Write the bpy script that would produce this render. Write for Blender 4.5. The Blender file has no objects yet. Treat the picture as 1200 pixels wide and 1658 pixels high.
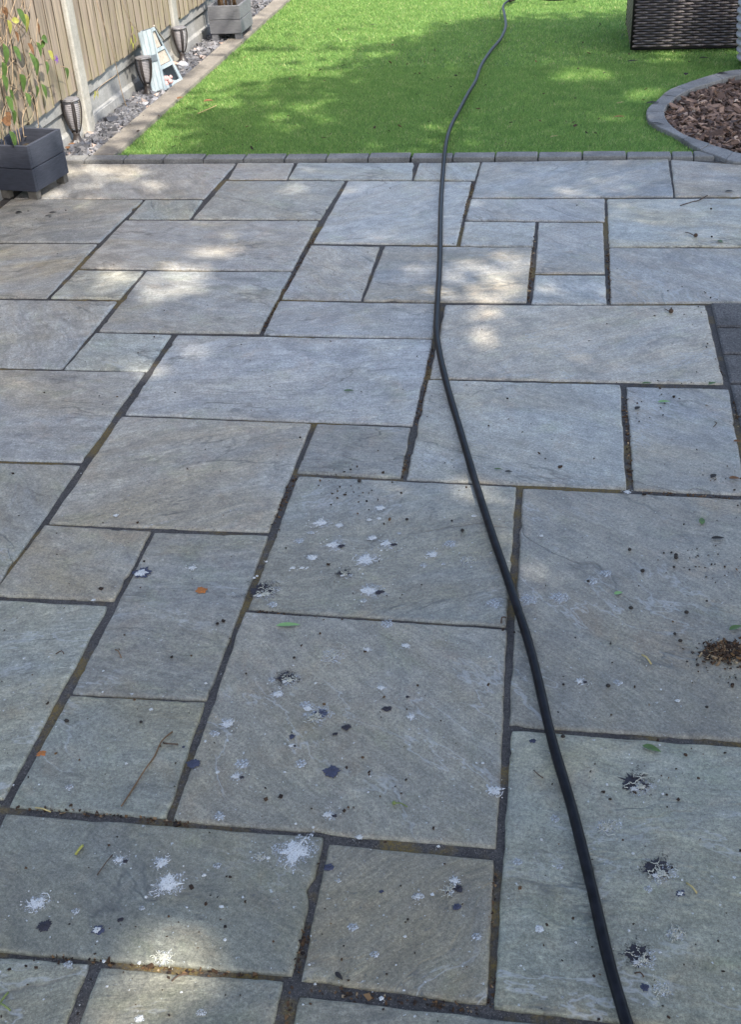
import bpy, math, random
import numpy as np
from mathutils import Vector, noise as mnoise
random.seed(11); rng = np.random.default_rng(11)
scene = bpy.context.scene
R = math.radians

# ------------------------------------------------------------------ camera
CAM_H = 1.62; F_PX = 1818.83; IW, IH = 1200.0, 1658.0
PITCH, ROLL, YAW = 0.5921062, -0.06070456, 0.1836419
def cam_axes():
    f = np.array([0, math.cos(PITCH), -math.sin(PITCH)]); r = np.array([1.0, 0, 0]); u = np.cross(r, f)
    cy, sy = math.cos(YAW), math.sin(YAW); Z = np.array([[cy, -sy, 0], [sy, cy, 0], [0, 0, 1]])
    f, r, u = Z @ f, Z @ r, Z @ u
    cr, sr = math.cos(ROLL), math.sin(ROLL)
    return cr*r + sr*u, -sr*r + cr*u, f
CR, CU, CF = cam_axes()
cam_d = bpy.data.cameras.new('camera'); cam = bpy.data.objects.new('camera', cam_d); scene.collection.objects.link(cam)
scene.camera = cam
from mathutils import Matrix
cam.matrix_world = Matrix(((CR[0], CU[0], -CF[0], 0), (CR[1], CU[1], -CF[1], 0), (CR[2], CU[2], -CF[2], CAM_H), (0, 0, 0, 1)))
cam_d.sensor_fit = 'VERTICAL'; cam_d.sensor_height = 36; cam_d.lens = 36*F_PX/IH
cam_d.clip_start = 0.05; cam_d.clip_end = 2000

# ------------------------------------------------------------------ light
SUN_EL, SUN_ROT = R(50), R(138)
SUN_V = np.array([math.sin(SUN_ROT)*math.cos(SUN_EL), math.cos(SUN_ROT)*math.cos(SUN_EL), math.sin(SUN_EL)])
world = bpy.data.worlds.new('World'); scene.world = world; world.use_nodes = True
wn = world.node_tree.nodes; wl = world.node_tree.links
sky = wn.new('ShaderNodeTexSky'); sky.sky_type = 'NISHITA'; sky.sun_disc = False
sky.sun_elevation = SUN_EL; sky.sun_rotation = SUN_ROT; sky.air_density = 1.0; sky.dust_density = 2.5; sky.ozone_density = 1.0
wl.new(sky.outputs[0], wn['Background'].inputs[0]); wn['Background'].inputs[1].default_value = 0.15
sd = bpy.data.lights.new('sun', 'SUN'); sd.energy = 3.2; sd.angle = R(0.53); sd.color = (1, 0.94, 0.84)
sun = bpy.data.objects.new('sun', sd); scene.collection.objects.link(sun)
sun.rotation_euler = Vector(SUN_V).to_track_quat('Z', 'Y').to_euler(); sun.location = (3, -5, 12)
scene.view_settings.view_transform = 'Standard'; scene.view_settings.look = 'None'
scene.view_settings.exposure = 1.64; scene.view_settings.gamma = 1

# ------------------------------------------------------------------ measuring helpers
def ray(p): return (p[0]-IW/2)*CR - (p[1]-IH/2)*CU + F_PX*CF
def G(px, py, z=0.0):
    d = ray((px, py)); t = (z-CAM_H)/d[2]; return np.array([d[0]*t, d[1]*t])
def onX(px, py, X):
    d = ray((px, py)); t = X/d[0]; return np.array([X, d[1]*t, CAM_H+d[2]*t])
def proj(P):                                       # (n,3) -> pixel of the 1200x1658 picture
    Q = P - np.array([0, 0, CAM_H]); w = Q @ CF; w = np.where(w < 0.05, 0.05, w)
    return IW/2 + F_PX*(Q @ CR)/w, IH/2 - F_PX*(Q @ CU)/w
def mpp(px, py): return float(np.linalg.norm(G(px+1, py)-G(px, py)))   # metres per pixel, across

# ------------------------------------------------------------------ object helpers
COL = scene.collection
def tag(o, label=None, cat=None, group=None, kind=None):
    if label: o['label'] = label
    if cat: o['category'] = cat
    if group: o['group'] = group
    if kind: o['kind'] = kind
    return o
def empty(name, loc=(0, 0, 0), rz=0):
    o = bpy.data.objects.new(name, None); COL.objects.link(o); o.location = loc; o.rotation_euler = (0, 0, rz)
    o.empty_display_size = 0.1
    return o
class MB:
    def __init__(s): s.v = []; s.f = []; s.m = []
    def add(s, vs, fs, mi=0):
        b = len(s.v); s.v += [tuple(map(float, v)) for v in vs]; s.f += [tuple(b+i for i in f) for f in fs]; s.m += [mi]*len(fs)
    def box(s, c, d, rz=0, mi=0, taper=1.0):
        x, y, z = d[0]/2, d[1]/2, d[2]/2; ca, sa = math.cos(rz), math.sin(rz); vs = []
        for k in (-1, 1):
            t = taper if k < 0 else 1.0
            for i, j in ((-1, -1), (1, -1), (1, 1), (-1, 1)):
                X, Y = i*x*t, j*y*t; vs.append((c[0]+X*ca-Y*sa, c[1]+X*sa+Y*ca, c[2]+k*z))
        s.add(vs, [(3, 2, 1, 0), (4, 5, 6, 7), (0, 1, 5, 4), (1, 2, 6, 5), (2, 3, 7, 6), (3, 0, 4, 7)], mi)
    def hexa(s, b, t, mi=0):                       # bottom 4 and top 4 points
        s.add(list(b)+list(t), [(3, 2, 1, 0), (4, 5, 6, 7), (0, 1, 5, 4), (1, 2, 6, 5), (2, 3, 7, 6), (3, 0, 4, 7)], mi)
    def tube(s, pts, rad, n=8, mi=0, cap=True):
        P = [Vector(p) for p in pts]; N = len(P)
        if not hasattr(rad, '__len__'): rad = [rad]*N
        up = Vector((0.13, 0.21, 0.97)); b = len(s.v); prev = None
        for i, p in enumerate(P):
            t = (P[min(i+1, N-1)]-P[max(i-1, 0)])
            if t.length < 1e-9: t = Vector((0, 0, 1))
            t.normalize()
            a = t.cross(up) if prev is None else prev - t*prev.dot(t)
            if a.length < 1e-6: a = t.cross(Vector((1, 0, 0)))
            a.normalize(); prev = a; c = t.cross(a)
            for k in range(n):
                q = p + (a*math.cos(2*math.pi*k/n) + c*math.sin(2*math.pi*k/n))*rad[i]; s.v.append(tuple(q))
        for i in range(N-1):
            for k in range(n):
                k2 = (k+1) % n; s.f.append((b+i*n+k, b+i*n+k2, b+(i+1)*n+k2, b+(i+1)*n+k)); s.m.append(mi)
        if cap:
            s.f.append(tuple(b+k for k in range(n-1, -1, -1))); s.f.append(tuple(b+(N-1)*n+k for k in range(n))); s.m += [mi, mi]
    def lathe(s, prof, c=(0, 0, 0), n=24, mi=0):
        b = len(s.v)
        for r, z in prof:
            for k in range(n):
                a = 2*math.pi*k/n; s.v.append((c[0]+r*math.cos(a), c[1]+r*math.sin(a), c[2]+z))
        for i in range(len(prof)-1):
            for k in range(n):
                k2 = (k+1) % n; s.f.append((b+i*n+k, b+i*n+k2, b+(i+1)*n+k2, b+(i+1)*n+k)); s.m.append(mi)
    def build(s, name, mats, parent=None, smooth=False, loc=None):
        me = bpy.data.meshes.new(name); me.from_pydata(s.v, [], s.f)
        mats = mats if isinstance(mats, (list, tuple)) else [mats]
        for m in mats: me.materials.append(m)
        if len(mats) > 1: me.polygons.foreach_set('material_index', s.m)
        if smooth: me.polygons.foreach_set('use_smooth', [True]*len(me.polygons))
        me.update(); o = bpy.data.objects.new(name, me); COL.objects.link(o)
        if parent: o.parent = parent
        if loc is not None: o.location = loc
        return o
def big_mesh(name, V, F, mat, attr=None, parent=None):
    """V (n,3), F (m,k) arrays; attr: per-face value stored as the float attribute 'tone'."""
    me = bpy.data.meshes.new(name); n, m, k = len(V), len(F), F.shape[1]
    me.vertices.add(n); me.vertices.foreach_set('co', V.astype(np.float32).ravel())
    me.loops.add(m*k); me.loops.foreach_set('vertex_index', F.astype(np.int32).ravel())
    me.polygons.add(m); me.polygons.foreach_set('loop_start', (np.arange(m)*k).astype(np.int32))
    me.polygons.foreach_set('loop_total', np.full(m, k, np.int32))
    me.materials.append(mat); me.polygons.foreach_set('use_smooth', np.zeros(m, bool)); me.update(calc_edges=True)
    if attr is not None:
        a = me.attributes.new('tone', 'FLOAT', 'FACE'); a.data.foreach_set('value', attr.astype(np.float32))
    o = bpy.data.objects.new(name, me); COL.objects.link(o)
    if parent: o.parent = parent
    return o
def smooth_path(pts, step):
    P = np.array(pts, float); out = []
    for i in range(len(P)-1):
        p0, p1, p2, p3 = P[max(i-1, 0)], P[i], P[i+1], P[min(i+2, len(P)-1)]
        n = max(2, int(np.linalg.norm(p2-p1)/step))
        for k in range(n):
            t = k/n; out.append(0.5*((2*p1)+(-p0+p2)*t+(2*p0-5*p1+4*p2-p3)*t*t+(-p0+3*p1-3*p2+p3)*t**3))
    out.append(P[-1]); return np.array(out)

# ------------------------------------------------------------------ materials
class NT:
    def __init__(s, name):
        s.m = bpy.data.materials.new(name); s.m.use_nodes = True; s.t = s.m.node_tree; s.n = s.t.nodes; s.bsdf = s.n['Principled BSDF']
    def new(s, typ, **kw):
        nd = s.n.new(typ)
        for k, v in kw.items():
            if k[0] == '_': nd.inputs[k[1:].replace('_', ' ')].default_value = v
            else: setattr(nd, k, v)
        return nd
    def link(s, a, b): s.t.links.new(a, b)
    def coords(s, kind='Object', scale=(1, 1, 1), rot=(0, 0, 0), src=None):
        if src is None: src = s.new('ShaderNodeTexCoord').outputs[kind]
        mp = s.new('ShaderNodeMapping'); mp.inputs['Scale'].default_value = scale; mp.inputs['Rotation'].default_value = rot
        s.link(src, mp.inputs[0]); return mp.outputs[0]
    def noise(s, vec, sc, det=4, rough=0.55, dist=0.0):
        nd = s.new('ShaderNodeTexNoise'); s.link(vec, nd.inputs['Vector'])
        nd.inputs['Scale'].default_value = sc; nd.inputs['Detail'].default_value = det; nd.inputs['Roughness'].default_value = rough; nd.inputs['Distortion'].default_value = dist
        return nd.outputs['Fac']
    def ramp(s, fac, stops):
        r = s.new('ShaderNodeValToRGB'); s.link(fac, r.inputs[0]); e = r.color_ramp.elements
        while len(e) < len(stops): e.new(0.5)
        for el, (p, c) in zip(e, stops):
            el.position = p; el.color = (c, c, c, 1) if not hasattr(c, '__len__') else (*c, 1)
        return r.outputs[0]
    def mix(s, fac, a, b, mode='MIX'):
        m = s.new('ShaderNodeMix', data_type='RGBA', blend_type=mode)
        for i_, v in ((0, fac), (6, a), (7, b)):
            inp = m.inputs[i_]
            if hasattr(v, 'links'): s.link(v, inp)
            elif i_ == 0: inp.default_value = v
            else: inp.default_value = (*v, 1) if hasattr(v, '__len__') else (v, v, v, 1)
        return m.outputs[2]
    def math(s, op, a, b=0.0, clamp=False):
        m = s.new('ShaderNodeMath', operation=op); m.use_clamp = clamp
        for i, v in enumerate((a, b)):
            if hasattr(v, 'links'): s.link(v, m.inputs[i])
            else: m.inputs[i].default_value = v
        return m.outputs[0]
    def bump(s, h, strength=0.4, dist=0.002):
        b = s.new('ShaderNodeBump'); b.inputs['Strength'].default_value = strength; b.inputs['Distance'].default_value = dist
        s.link(h, b.inputs['Height']); s.link(b.outputs[0], s.bsdf.inputs['Normal'])
    def out(s, color, rough=0.7, spec=0.5):
        if hasattr(color, 'links'): s.link(color, s.bsdf.inputs['Base Color'])
        else: s.bsdf.inputs['Base Color'].default_value = (*color, 1)
        if hasattr(rough, 'links'): s.link(rough, s.bsdf.inputs['Roughness'])
        else: s.bsdf.inputs['Roughness'].default_value = rough
        s.bsdf.inputs['Specular IOR Level'].default_value = spec
        return s.m

def mat_stone():
    t = NT('riven_sandstone'); tc = t.new('ShaderNodeTexCoord'); oi = t.new('ShaderNodeObjectInfo')
    off = t.new('ShaderNodeVectorMath', operation='MULTIPLY'); cmb = t.new('ShaderNodeCombineXYZ')
    for i in range(3): t.link(oi.outputs['Random'], cmb.inputs[i])
    t.link(cmb.outputs[0], off.inputs[0]); off.inputs[1].default_value = (37, 71, 13)
    rot = t.new('ShaderNodeVectorRotate', rotation_type='Z_AXIS'); t.link(tc.outputs['Object'], rot.inputs[0])
    t.link(t.math('MULTIPLY', t.math('SUBTRACT', oi.outputs['Random'], 0.35), 2.0), rot.inputs['Angle'])
    ad = t.new('ShaderNodeVectorMath', operation='ADD'); t.link(rot.outputs[0], ad.inputs[0]); t.link(off.outputs[0], ad.inputs[1]); P = ad.outputs[0]
    # a lazy warp so that the layers of the riven face swirl
    wn_ = t.new('ShaderNodeTexNoise'); t.link(P, wn_.inputs['Vector']); wn_.inputs['Scale'].default_value = 2.2; wn_.inputs['Detail'].default_value = 2
    wsc = t.new('ShaderNodeVectorMath', operation='SCALE'); t.link(wn_.outputs['Color'], wsc.inputs[0]); wsc.inputs['Scale'].default_value = 0.22
    wad = t.new('ShaderNodeVectorMath', operation='ADD'); t.link(P, wad.inputs[0]); t.link(wsc.outputs[0], wad.inputs[1])
    W = wad.outputs[0]
    S1 = t.coords(src=W, scale=(2.2, 15, 1)); S2 = t.coords(src=W, scale=(9, 75, 1)); S3 = t.coords(src=W, scale=(1.3, 4.5, 1))
    streak = t.noise(S1, 1, 6, 0.62); fine = t.noise(S2, 1, 5, 0.7); large = t.noise(S3, 1.0, 3, 0.5, 0.6)
    grain = t.noise(P, 420, 3, 0.75); mott = t.noise(P, 26, 6, 0.72, 0.5); patch = t.noise(P, 3.4, 5, 0.6, 0.8)
    col = t.mix(t.ramp(large, [(0.36, 0.0), (0.64, 1.0)]), (0.216, 0.219, 0.204), (0.238, 0.214, 0.160))
    rnd = t.new('ShaderNodeTexWhiteNoise', noise_dimensions='1D'); t.link(oi.outputs['Random'], rnd.inputs['W'])
    col = t.mix(t.math('MULTIPLY', rnd.outputs['Value'], 0.62), col, (0.204, 0.212, 0.206))
    rnd2 = t.new('ShaderNodeTexWhiteNoise', noise_dimensions='1D'); t.link(t.math('ADD', oi.outputs['Random'], 0.37), rnd2.inputs['W'])
    hs = t.new('ShaderNodeHueSaturation'); t.link(col, hs.inputs['Color']); t.link(t.math('ADD', t.math('MULTIPLY', rnd2.outputs['Value'], 0.34), 0.86), hs.inputs['Value'])
    col = hs.outputs[0]
    rnd3 = t.new('ShaderNodeTexWhiteNoise', noise_dimensions='1D'); t.link(t.math('ADD', oi.outputs['Random'], 0.71), rnd3.inputs['W'])
    tint = t.ramp(rnd3.outputs['Value'], [(0.0, (1.07, 0.98, 0.89)), (0.3, (1.0, 0.99, 1.02)), (0.55, (1.02, 1.0, 0.95)), (0.8, (0.97, 1.0, 0.97)), (1.0, (1.06, 0.99, 0.98))])
    col = t.mix(1.0, col, tint, 'MULTIPLY')
    def mul(c, f, lo, hi, a=0.3, b=0.7): return t.mix(1.0, c, t.ramp(f, [(a, lo), (b, hi)]), 'MULTIPLY')
    scr = t.noise(t.coords(src=W, scale=(14, 60, 1), rot=(0, 0, 0.9)), 1.6, 4, 0.7, 0.5)
    grain2 = t.noise(P, 150, 4, 0.8)
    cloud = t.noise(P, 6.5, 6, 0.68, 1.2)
    col = mul(col, streak, 0.87, 1.13); col = mul(col, fine, 0.92, 1.08, 0.32, 0.68); col = mul(col, mott, 0.80, 1.20, 0.33, 0.67); col = mul(col, scr, 0.85, 1.15, 0.32, 0.68)
    col = mul(col, cloud, 0.74, 1.26, 0.33, 0.67)
    col = mul(col, grain, 0.72, 1.32, 0.32, 0.68); col = mul(col, grain2, 0.62, 1.44, 0.32, 0.68)
    warm = t.noise(P, 9, 5, 0.7, 0.6)
    col = t.mix(t.ramp(warm, [(0.54, 0.0), (0.68, 0.5)]), col, t.mix(1.0, col, (1.10, 0.96, 0.86), 'MULTIPLY'))
    col = t.mix(t.ramp(patch, [(0.56, 0.0), (0.70, 0.55)]), col, t.mix(1.0, col, (1.05, 0.98, 0.80), 'MULTIPLY'))
    green = t.noise(t.coords(src=P, scale=(1, 1.6, 1)), 5.5, 6, 0.7, 0.4)
    col = t.mix(t.ramp(green, [(0.55, 0.0), (0.70, 0.5)]), col, t.mix(1.0, col, (0.90, 0.97, 0.78), 'MULTIPLY'))
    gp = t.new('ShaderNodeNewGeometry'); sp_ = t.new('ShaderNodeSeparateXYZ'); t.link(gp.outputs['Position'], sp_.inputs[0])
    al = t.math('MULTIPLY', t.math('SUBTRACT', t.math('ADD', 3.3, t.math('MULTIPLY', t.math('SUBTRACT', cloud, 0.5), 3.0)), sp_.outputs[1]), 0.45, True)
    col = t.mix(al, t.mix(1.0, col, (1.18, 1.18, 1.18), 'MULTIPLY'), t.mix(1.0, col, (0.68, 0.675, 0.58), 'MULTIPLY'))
    # mineral veins and the dark creases where a layer has split off
    v1 = t.math('ABSOLUTE', t.math('SUBTRACT', t.noise(t.coords(src=W, scale=(2.0, 5.0, 1)), 1.4, 5, 0.6), 0.5))
    vein = t.ramp(v1, [(0.0, 1.0), (0.012, 0.0)])
    vmask = t.ramp(t.noise(P, 2.7, 2), [(0.50, 0.0), (0.62, 1.0)])
    col = t.mix(t.math('MULTIPLY', t.math('MULTIPLY', vein, vmask), 0.55), col, (0.36, 0.37, 0.36))
    v2 = t.math('ABSOLUTE', t.math('SUBTRACT', t.noise(t.coords(src=W, scale=(1.1, 2.6, 1)), 1.1, 6, 0.55), 0.47))
    cm = t.ramp(t.noise(P, 3.6, 2), [(0.51, 0.0), (0.57, 1.0)])
    crease = t.math('MULTIPLY', t.ramp(v2, [(0.0, 1.0), (0.009, 0.0)]), cm)
    col = t.mix(t.math('MULTIPLY', crease, 0.60), col, (0.07, 0.068, 0.06))
    pits = t.ramp(t.noise(P, 130, 2, 0.6), [(0.66, 0.0), (0.72, 0.7)])
    col = t.mix(pits, col, (0.075, 0.075, 0.07))
    lichen = t.ramp(t.noise(P, 95, 3, 0.6), [(0.68, 0.0), (0.72, 0.6)])
    col = t.mix(lichen, col, (0.42, 0.45, 0.45))
    h = t.math('ADD', t.math('ADD', t.math('MULTIPLY', streak, 1.8), t.math('MULTIPLY', fine, 0.5)), t.math('ADD', t.math('MULTIPLY', mott, 0.7), t.math('MULTIPLY', grain, 0.16)))
    h = t.math('SUBTRACT', h, t.math('MULTIPLY', crease, 0.35))
    step = t.ramp(t.noise(t.coords(src=W, scale=(1.1, 2.6, 1)), 1.1, 6, 0.55), [(0.465, 0.0), (0.475, 1.0)])
    h = t.math('ADD', h, t.math('MULTIPLY', step, 0.6))
    t.bump(h, 0.8, 0.004)
    return t.out(col, t.ramp(mott, [(0.3, 0.42), (0.7, 0.58)]), 0.5)
def mat_grit(name, base, dark, light, moss=None, sc=1.0, rough=0.9, bs=0.8, bd=0.004):
    t = NT(name); P = t.coords('Object')
    a = t.noise(P, 150*sc, 4, 0.75); b = t.noise(P, 9*sc, 4, 0.6); c = t.noise(P, 420*sc, 2)
    col = t.mix(t.ramp(a, [(0.35, 0.0), (0.65, 1.0)]), dark, base)
    col = t.mix(t.ramp(c, [(0.60, 0.0), (0.70, 0.8)]), col, light)
    col = t.mix(1.0, col, t.ramp(b, [(0.3, 0.7), (0.7, 1.25)]), 'MULTIPLY')
    if moss:
        ms = t.ramp(t.noise(P, 3.1, 5, 0.65), [(0.51, 0.0), (0.58, 0.9)])
        col = t.mix(t.math('MULTIPLY', ms, t.ramp(t.noise(P, 210, 3, 0.7), [(0.38, 0.25), (0.6, 1.0)])), col, moss)
    t.bump(a, bs, bd)
    return t.out(col, rough, 0.3)
def mat_simple(name, base, var=0.25, sc=40, rough=0.6, spec=0.4, stretch=(1, 1, 1), bs=0.3, bd=0.001, tone=False, second=None):
    t = NT(name); P = t.coords('Object', scale=stretch); a = t.noise(P, sc, 5, 0.65)
    col = t.mix(t.ramp(a, [(0.3, 0.0), (0.7, 1.0)]), tuple(c*(1-var) for c in base), tuple(c*(1+var) for c in (second or base)))
    if tone:
        at = t.new('ShaderNodeAttribute', attribute_name='tone'); col = t.mix(1.0, col, t.ramp(at.outputs['Fac'], [(0.0, 0.5), (1.0, 1.5)]), 'MULTIPLY')
    t.bump(a, bs, bd); return t.out(col, rough, spec)
def mat_tonal(name, stops, rough=0.7, spec=0.3, trans=0.0, nsc=None):
    t = NT(name); at = t.new('ShaderNodeAttribute', attribute_name='tone'); col = t.ramp(at.outputs['Fac'], stops)
    if nsc:
        a = t.noise(t.coords('Object'), nsc, 4, 0.7); col = t.mix(1.0, col, t.ramp(a, [(0.3, 0.72), (0.7, 1.28)]), 'MULTIPLY'); t.bump(a, 0.5, 0.001)
    m = t.out(col, rough, spec)
    if trans:
        tr = t.new('ShaderNodeBsdfTranslucent'); t.link(col, tr.inputs[0]); mx = t.new('ShaderNodeMixShader'); mx.inputs[0].default_value = trans
        t.link(t.bsdf.outputs[0], mx.inputs[1]); t.link(tr.outputs[0], mx.inputs[2]); t.link(mx.outputs[0], t.n['Material Output'].inputs[0])
    return m
M = {}
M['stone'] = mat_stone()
M['mortar'] = mat_grit('mortar_joint', (0.082, 0.076, 0.070), (0.030, 0.028, 0.027), (0.22, 0.20, 0.18), moss=(0.15, 0.105, 0.030))
M['kerb'] = mat_grit('kerb_concrete', (0.22, 0.215, 0.203), (0.13, 0.128, 0.12), (0.37, 0.36, 0.34), sc=0.8, bs=0.4, bd=0.002)
M['kerb_tan'] = mat_grit('worn_kerb_concrete', (0.215, 0.192, 0.160), (0.14, 0.125, 0.105), (0.32, 0.30, 0.26), sc=0.6, bs=0.4, bd=0.002)
M['sett'] = mat_grit('dark_sett', (0.125, 0.118, 0.112), (0.045, 0.043, 0.042), (0.30, 0.29, 0.28), sc=0.8, bs=0.5)
M['soil'] = mat_grit('dark_soil', (0.05, 0.038, 0.028), (0.02, 0.016, 0.012), (0.09, 0.07, 0.05), sc=0.5)
M['far_ground'] = mat_grit('far_grass_ground', (0.05, 0.085, 0.025), (0.035, 0.06, 0.018), (0.08, 0.1, 0.04), sc=0.1)
M['lawn'] = mat_grit('lawn_base', (0.12, 0.21, 0.05), (0.07, 0.13, 0.03), (0.09, 0.16, 0.03), sc=0.7)
M['grass'] = mat_tonal('artificial_grass', [(0.0, (0.13, 0.245, 0.070)), (0.5, (0.240, 0.400, 0.110)), (0.85, (0.38, 0.51, 0.16)), (1.0, (0.56, 0.54, 0.28))], 0.55, 0.3, 0.45)
M['chips'] = mat_tonal('slate_chip', [(0.0, (0.04, 0.041, 0.046)), (0.6, (0.10, 0.10, 0.108)), (0.86, (0.22, 0.21, 0.21)), (0.93, (0.34, 0.24, 0.19)), (1.0, (0.40, 0.37, 0.33))], 0.6, 0.5, nsc=90)
M['bark'] = mat_tonal('bark_chip', [(0.0, (0.045, 0.028, 0.021)), (0.45, (0.14, 0.085, 0.058)), (0.8, (0.32, 0.205, 0.14)), (1.0, (0.52, 0.40, 0.29))], 0.75, 0.3, nsc=120)
M['litter'] = mat_tonal('litter_crumb', [(0.0, (0.016, 0.012, 0.010)), (0.5, (0.060, 0.034, 0.018)), (0.8, (0.13, 0.075, 0.035)), (1.0, (0.34, 0.26, 0.16))], 0.8, 0.2)
M['leafmat'] = mat_tonal('tree_leaf', [(0.0, (0.03, 0.07, 0.015)), (1.0, (0.07, 0.13, 0.03))], 0.5, 0.4, 0.3)
M['barktrunk'] = mat_simple('tree_bark', (0.12, 0.09, 0.065), 0.4, 12, 0.9, 0.2, (1, 1, 0.2), 0.8, 0.02)
def mat_fence():
    t = NT('weathered_fence_board'); at = t.new('ShaderNodeAttribute', attribute_name='tone'); tc = t.new('ShaderNodeTexCoord')
    ad = t.new('ShaderNodeVectorMath', operation='ADD'); cm = t.new('ShaderNodeCombineXYZ'); t.link(t.math('MULTIPLY', at.outputs['Fac'], 53.0), cm.inputs[2])
    t.link(tc.outputs['Object'], ad.inputs[0]); t.link(cm.outputs[0], ad.inputs[1])
    a = t.noise(t.coords(src=ad.outputs[0], scale=(1, 30, 1.5)), 1.6, 6, 0.65, 0.6); b = t.noise(t.coords(src=ad.outputs[0], scale=(1, 110, 3)), 2, 4, 0.7)
    g = t.noise(t.coords(src=ad.outputs[0], scale=(1, 5, 2.5)), 2.4, 4, 0.6)
    col = t.mix(t.ramp(a, [(0.33, 0.0), (0.66, 1.0)]), (0.145, 0.115, 0.090), (0.33, 0.265, 0.205))
    col = t.mix(1.0, col, t.ramp(b, [(0.3, 0.80), (0.7, 1.16)]), 'MULTIPLY'); col = t.mix(1.0, col, t.ramp(at.outputs['Fac'], [(0.0, 0.22), (0.03, 0.22), (0.06, 0.80), (1.0, 1.16)]), 'MULTIPLY')  # lowest tone is the dark board edge, a painted overlap shadow
    sep = t.new('ShaderNodeSeparateXYZ'); t.link(tc.outputs['Object'], sep.inputs[0])
    low = t.math('SUBTRACT', 1.0, t.math('MULTIPLY', t.math('SUBTRACT', sep.outputs[2], 0.2), 2.0), True)
    col = t.mix(t.math('MULTIPLY', t.math('MULTIPLY', low, t.ramp(g, [(0.4, 0.0), (0.62, 1.0)])), 0.5), col, (0.28, 0.26, 0.13))
    kn = t.new('ShaderNodeTexVoronoi'); t.link(t.coords(src=ad.outputs[0], scale=(1, 9, 2.6)), kn.inputs['Vector']); kn.inputs['Scale'].default_value = 1.0
    col = t.mix(t.ramp(kn.outputs['Distance'], [(0.04, 0.85), (0.10, 0.0)]), col, (0.07, 0.045, 0.03))
    t.bump(t.math('ADD', a, b), 0.5, 0.003); return t.out(col, 0.8, 0.25)
M['fence'] = mat_fence()
M['concrete'] = mat_grit('post_concrete', (0.34, 0.325, 0.29), (0.27, 0.26, 0.23), (0.42, 0.40, 0.37), sc=0.35, bs=0.35, bd=0.002)
M['gravel_board'] = mat_grit('gravel_board_concrete', (0.26, 0.26, 0.25), (0.19, 0.19, 0.185), (0.34, 0.33, 0.31), sc=0.3, bs=0.3, bd=0.002)
M['planter'] = mat_simple('dark_blue_grey_stain', (0.034, 0.038, 0.052), 0.3, 14, 0.6, 0.4, (1.5, 1.5, 12), 0.5, 0.002)
M['planter_far'] = mat_simple('grey_stain', (0.125, 0.126, 0.135), 0.25, 14, 0.7, 0.35, (1.5, 1.5, 12), 0.5, 0.002)
M['foot'] = mat_simple('foot_wood', (0.11, 0.10, 0.085), 0.35, 30, 0.8, 0.3)
M['hose'] = mat_simple('black_rubber', (0.007, 0.007, 0.009), 0.7, 45, 0.42, 0.13, (1, 1, 1), 0.15, 0.001)
M['torch'] = mat_simple('dark_brown_plastic', (0.028, 0.022, 0.020), 0.3, 80, 0.45, 0.5)
M['diffuser'] = mat_simple('milky_diffuser', (0.34, 0.32, 0.33), 0.18, 70, 0.4, 0.5)
M['solar'] = mat_simple('grey_solar_cap', (0.15, 0.145, 0.15), 0.2, 60, 0.5, 0.5)
M['paint'] = mat_simple('pale_blue_paint', (0.25, 0.31, 0.34), 0.16, 24, 0.7, 0.35, (1, 1, 0.3), 0.4, 0.001, second=(0.32, 0.36, 0.38))
M['paint_cream'] = mat_simple('cream_paint', (0.36, 0.31, 0.26), 0.25, 60, 0.7, 0.3)
M['band'] = mat_simple('slate_blue_paint', (0.085, 0.105, 0.125), 0.25, 40, 0.6, 0.4)
M['shell'] = mat_simple('pink_shell', (0.40, 0.25, 0.24), 0.4, 90, 0.6, 0.4)
M['rattan'] = mat_tonal('brown_rattan', [(0.0, (0.018, 0.014, 0.014)), (0.6, (0.052, 0.040, 0.040)), (1.0, (0.12, 0.098, 0.092))], 0.38, 0.5, nsc=60)
M['rattan_in'] = mat_simple('dark_inner_shell', (0.008, 0.007, 0.007), 0.2, 40, 0.8, 0.2)
M['cushion'] = mat_simple('beige_cushion', (0.38, 0.35, 0.31), 0.12, 120, 0.9, 0.2)
M['urn'] = mat_simple('pale_grey_stoneware', (0.36, 0.36, 0.38), 0.2, 35, 0.75, 0.3)
M['stem'] = mat_simple('dry_stem', (0.27, 0.20, 0.13), 0.3, 50, 0.8, 0.2)
M['stem_green'] = mat_simple('green_stem', (0.13, 0.16, 0.05), 0.3, 50, 0.7, 0.3)
M['stem_brown'] = mat_simple('brown_stem', (0.13, 0.08, 0.045), 0.3, 50, 0.8, 0.2)
M['leaf'] = mat_simple('green_leaf', (0.060, 0.105, 0.022), 0.35, 45, 0.5, 0.4)
M['leaf_pale'] = mat_simple('pale_green_leaf', (0.17, 0.30, 0.10), 0.25, 45, 0.5, 0.4)
M['leaf_yellow'] = mat_simple('yellowing_leaf', (0.25, 0.24, 0.05), 0.35, 45, 0.55, 0.4)
M['leaf_brown'] = mat_simple('withered_leaf', (0.15, 0.075, 0.035), 0.4, 60, 0.8, 0.2)
M['leaf_dark'] = mat_simple('rotten_leaf', (0.022, 0.018, 0.015), 0.4, 60, 0.7, 0.3)
M['moss'] = mat_simple('yellow_moss', (0.22, 0.23, 0.03), 0.4, 60, 0.8, 0.2)
M['petal'] = mat_simple('purple_petal', (0.13, 0.05, 0.24), 0.3, 60, 0.6, 0.3)
M['white'] = mat_simple('chalky_white_dropping', (0.45, 0.45, 0.43), 0.14, 160, 0.9, 0.2)
M['chalk'] = mat_grit('faded_grey_dropping', (0.30, 0.32, 0.33), (0.22, 0.23, 0.235), (0.42, 0.44, 0.45), sc=1.2)
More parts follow.
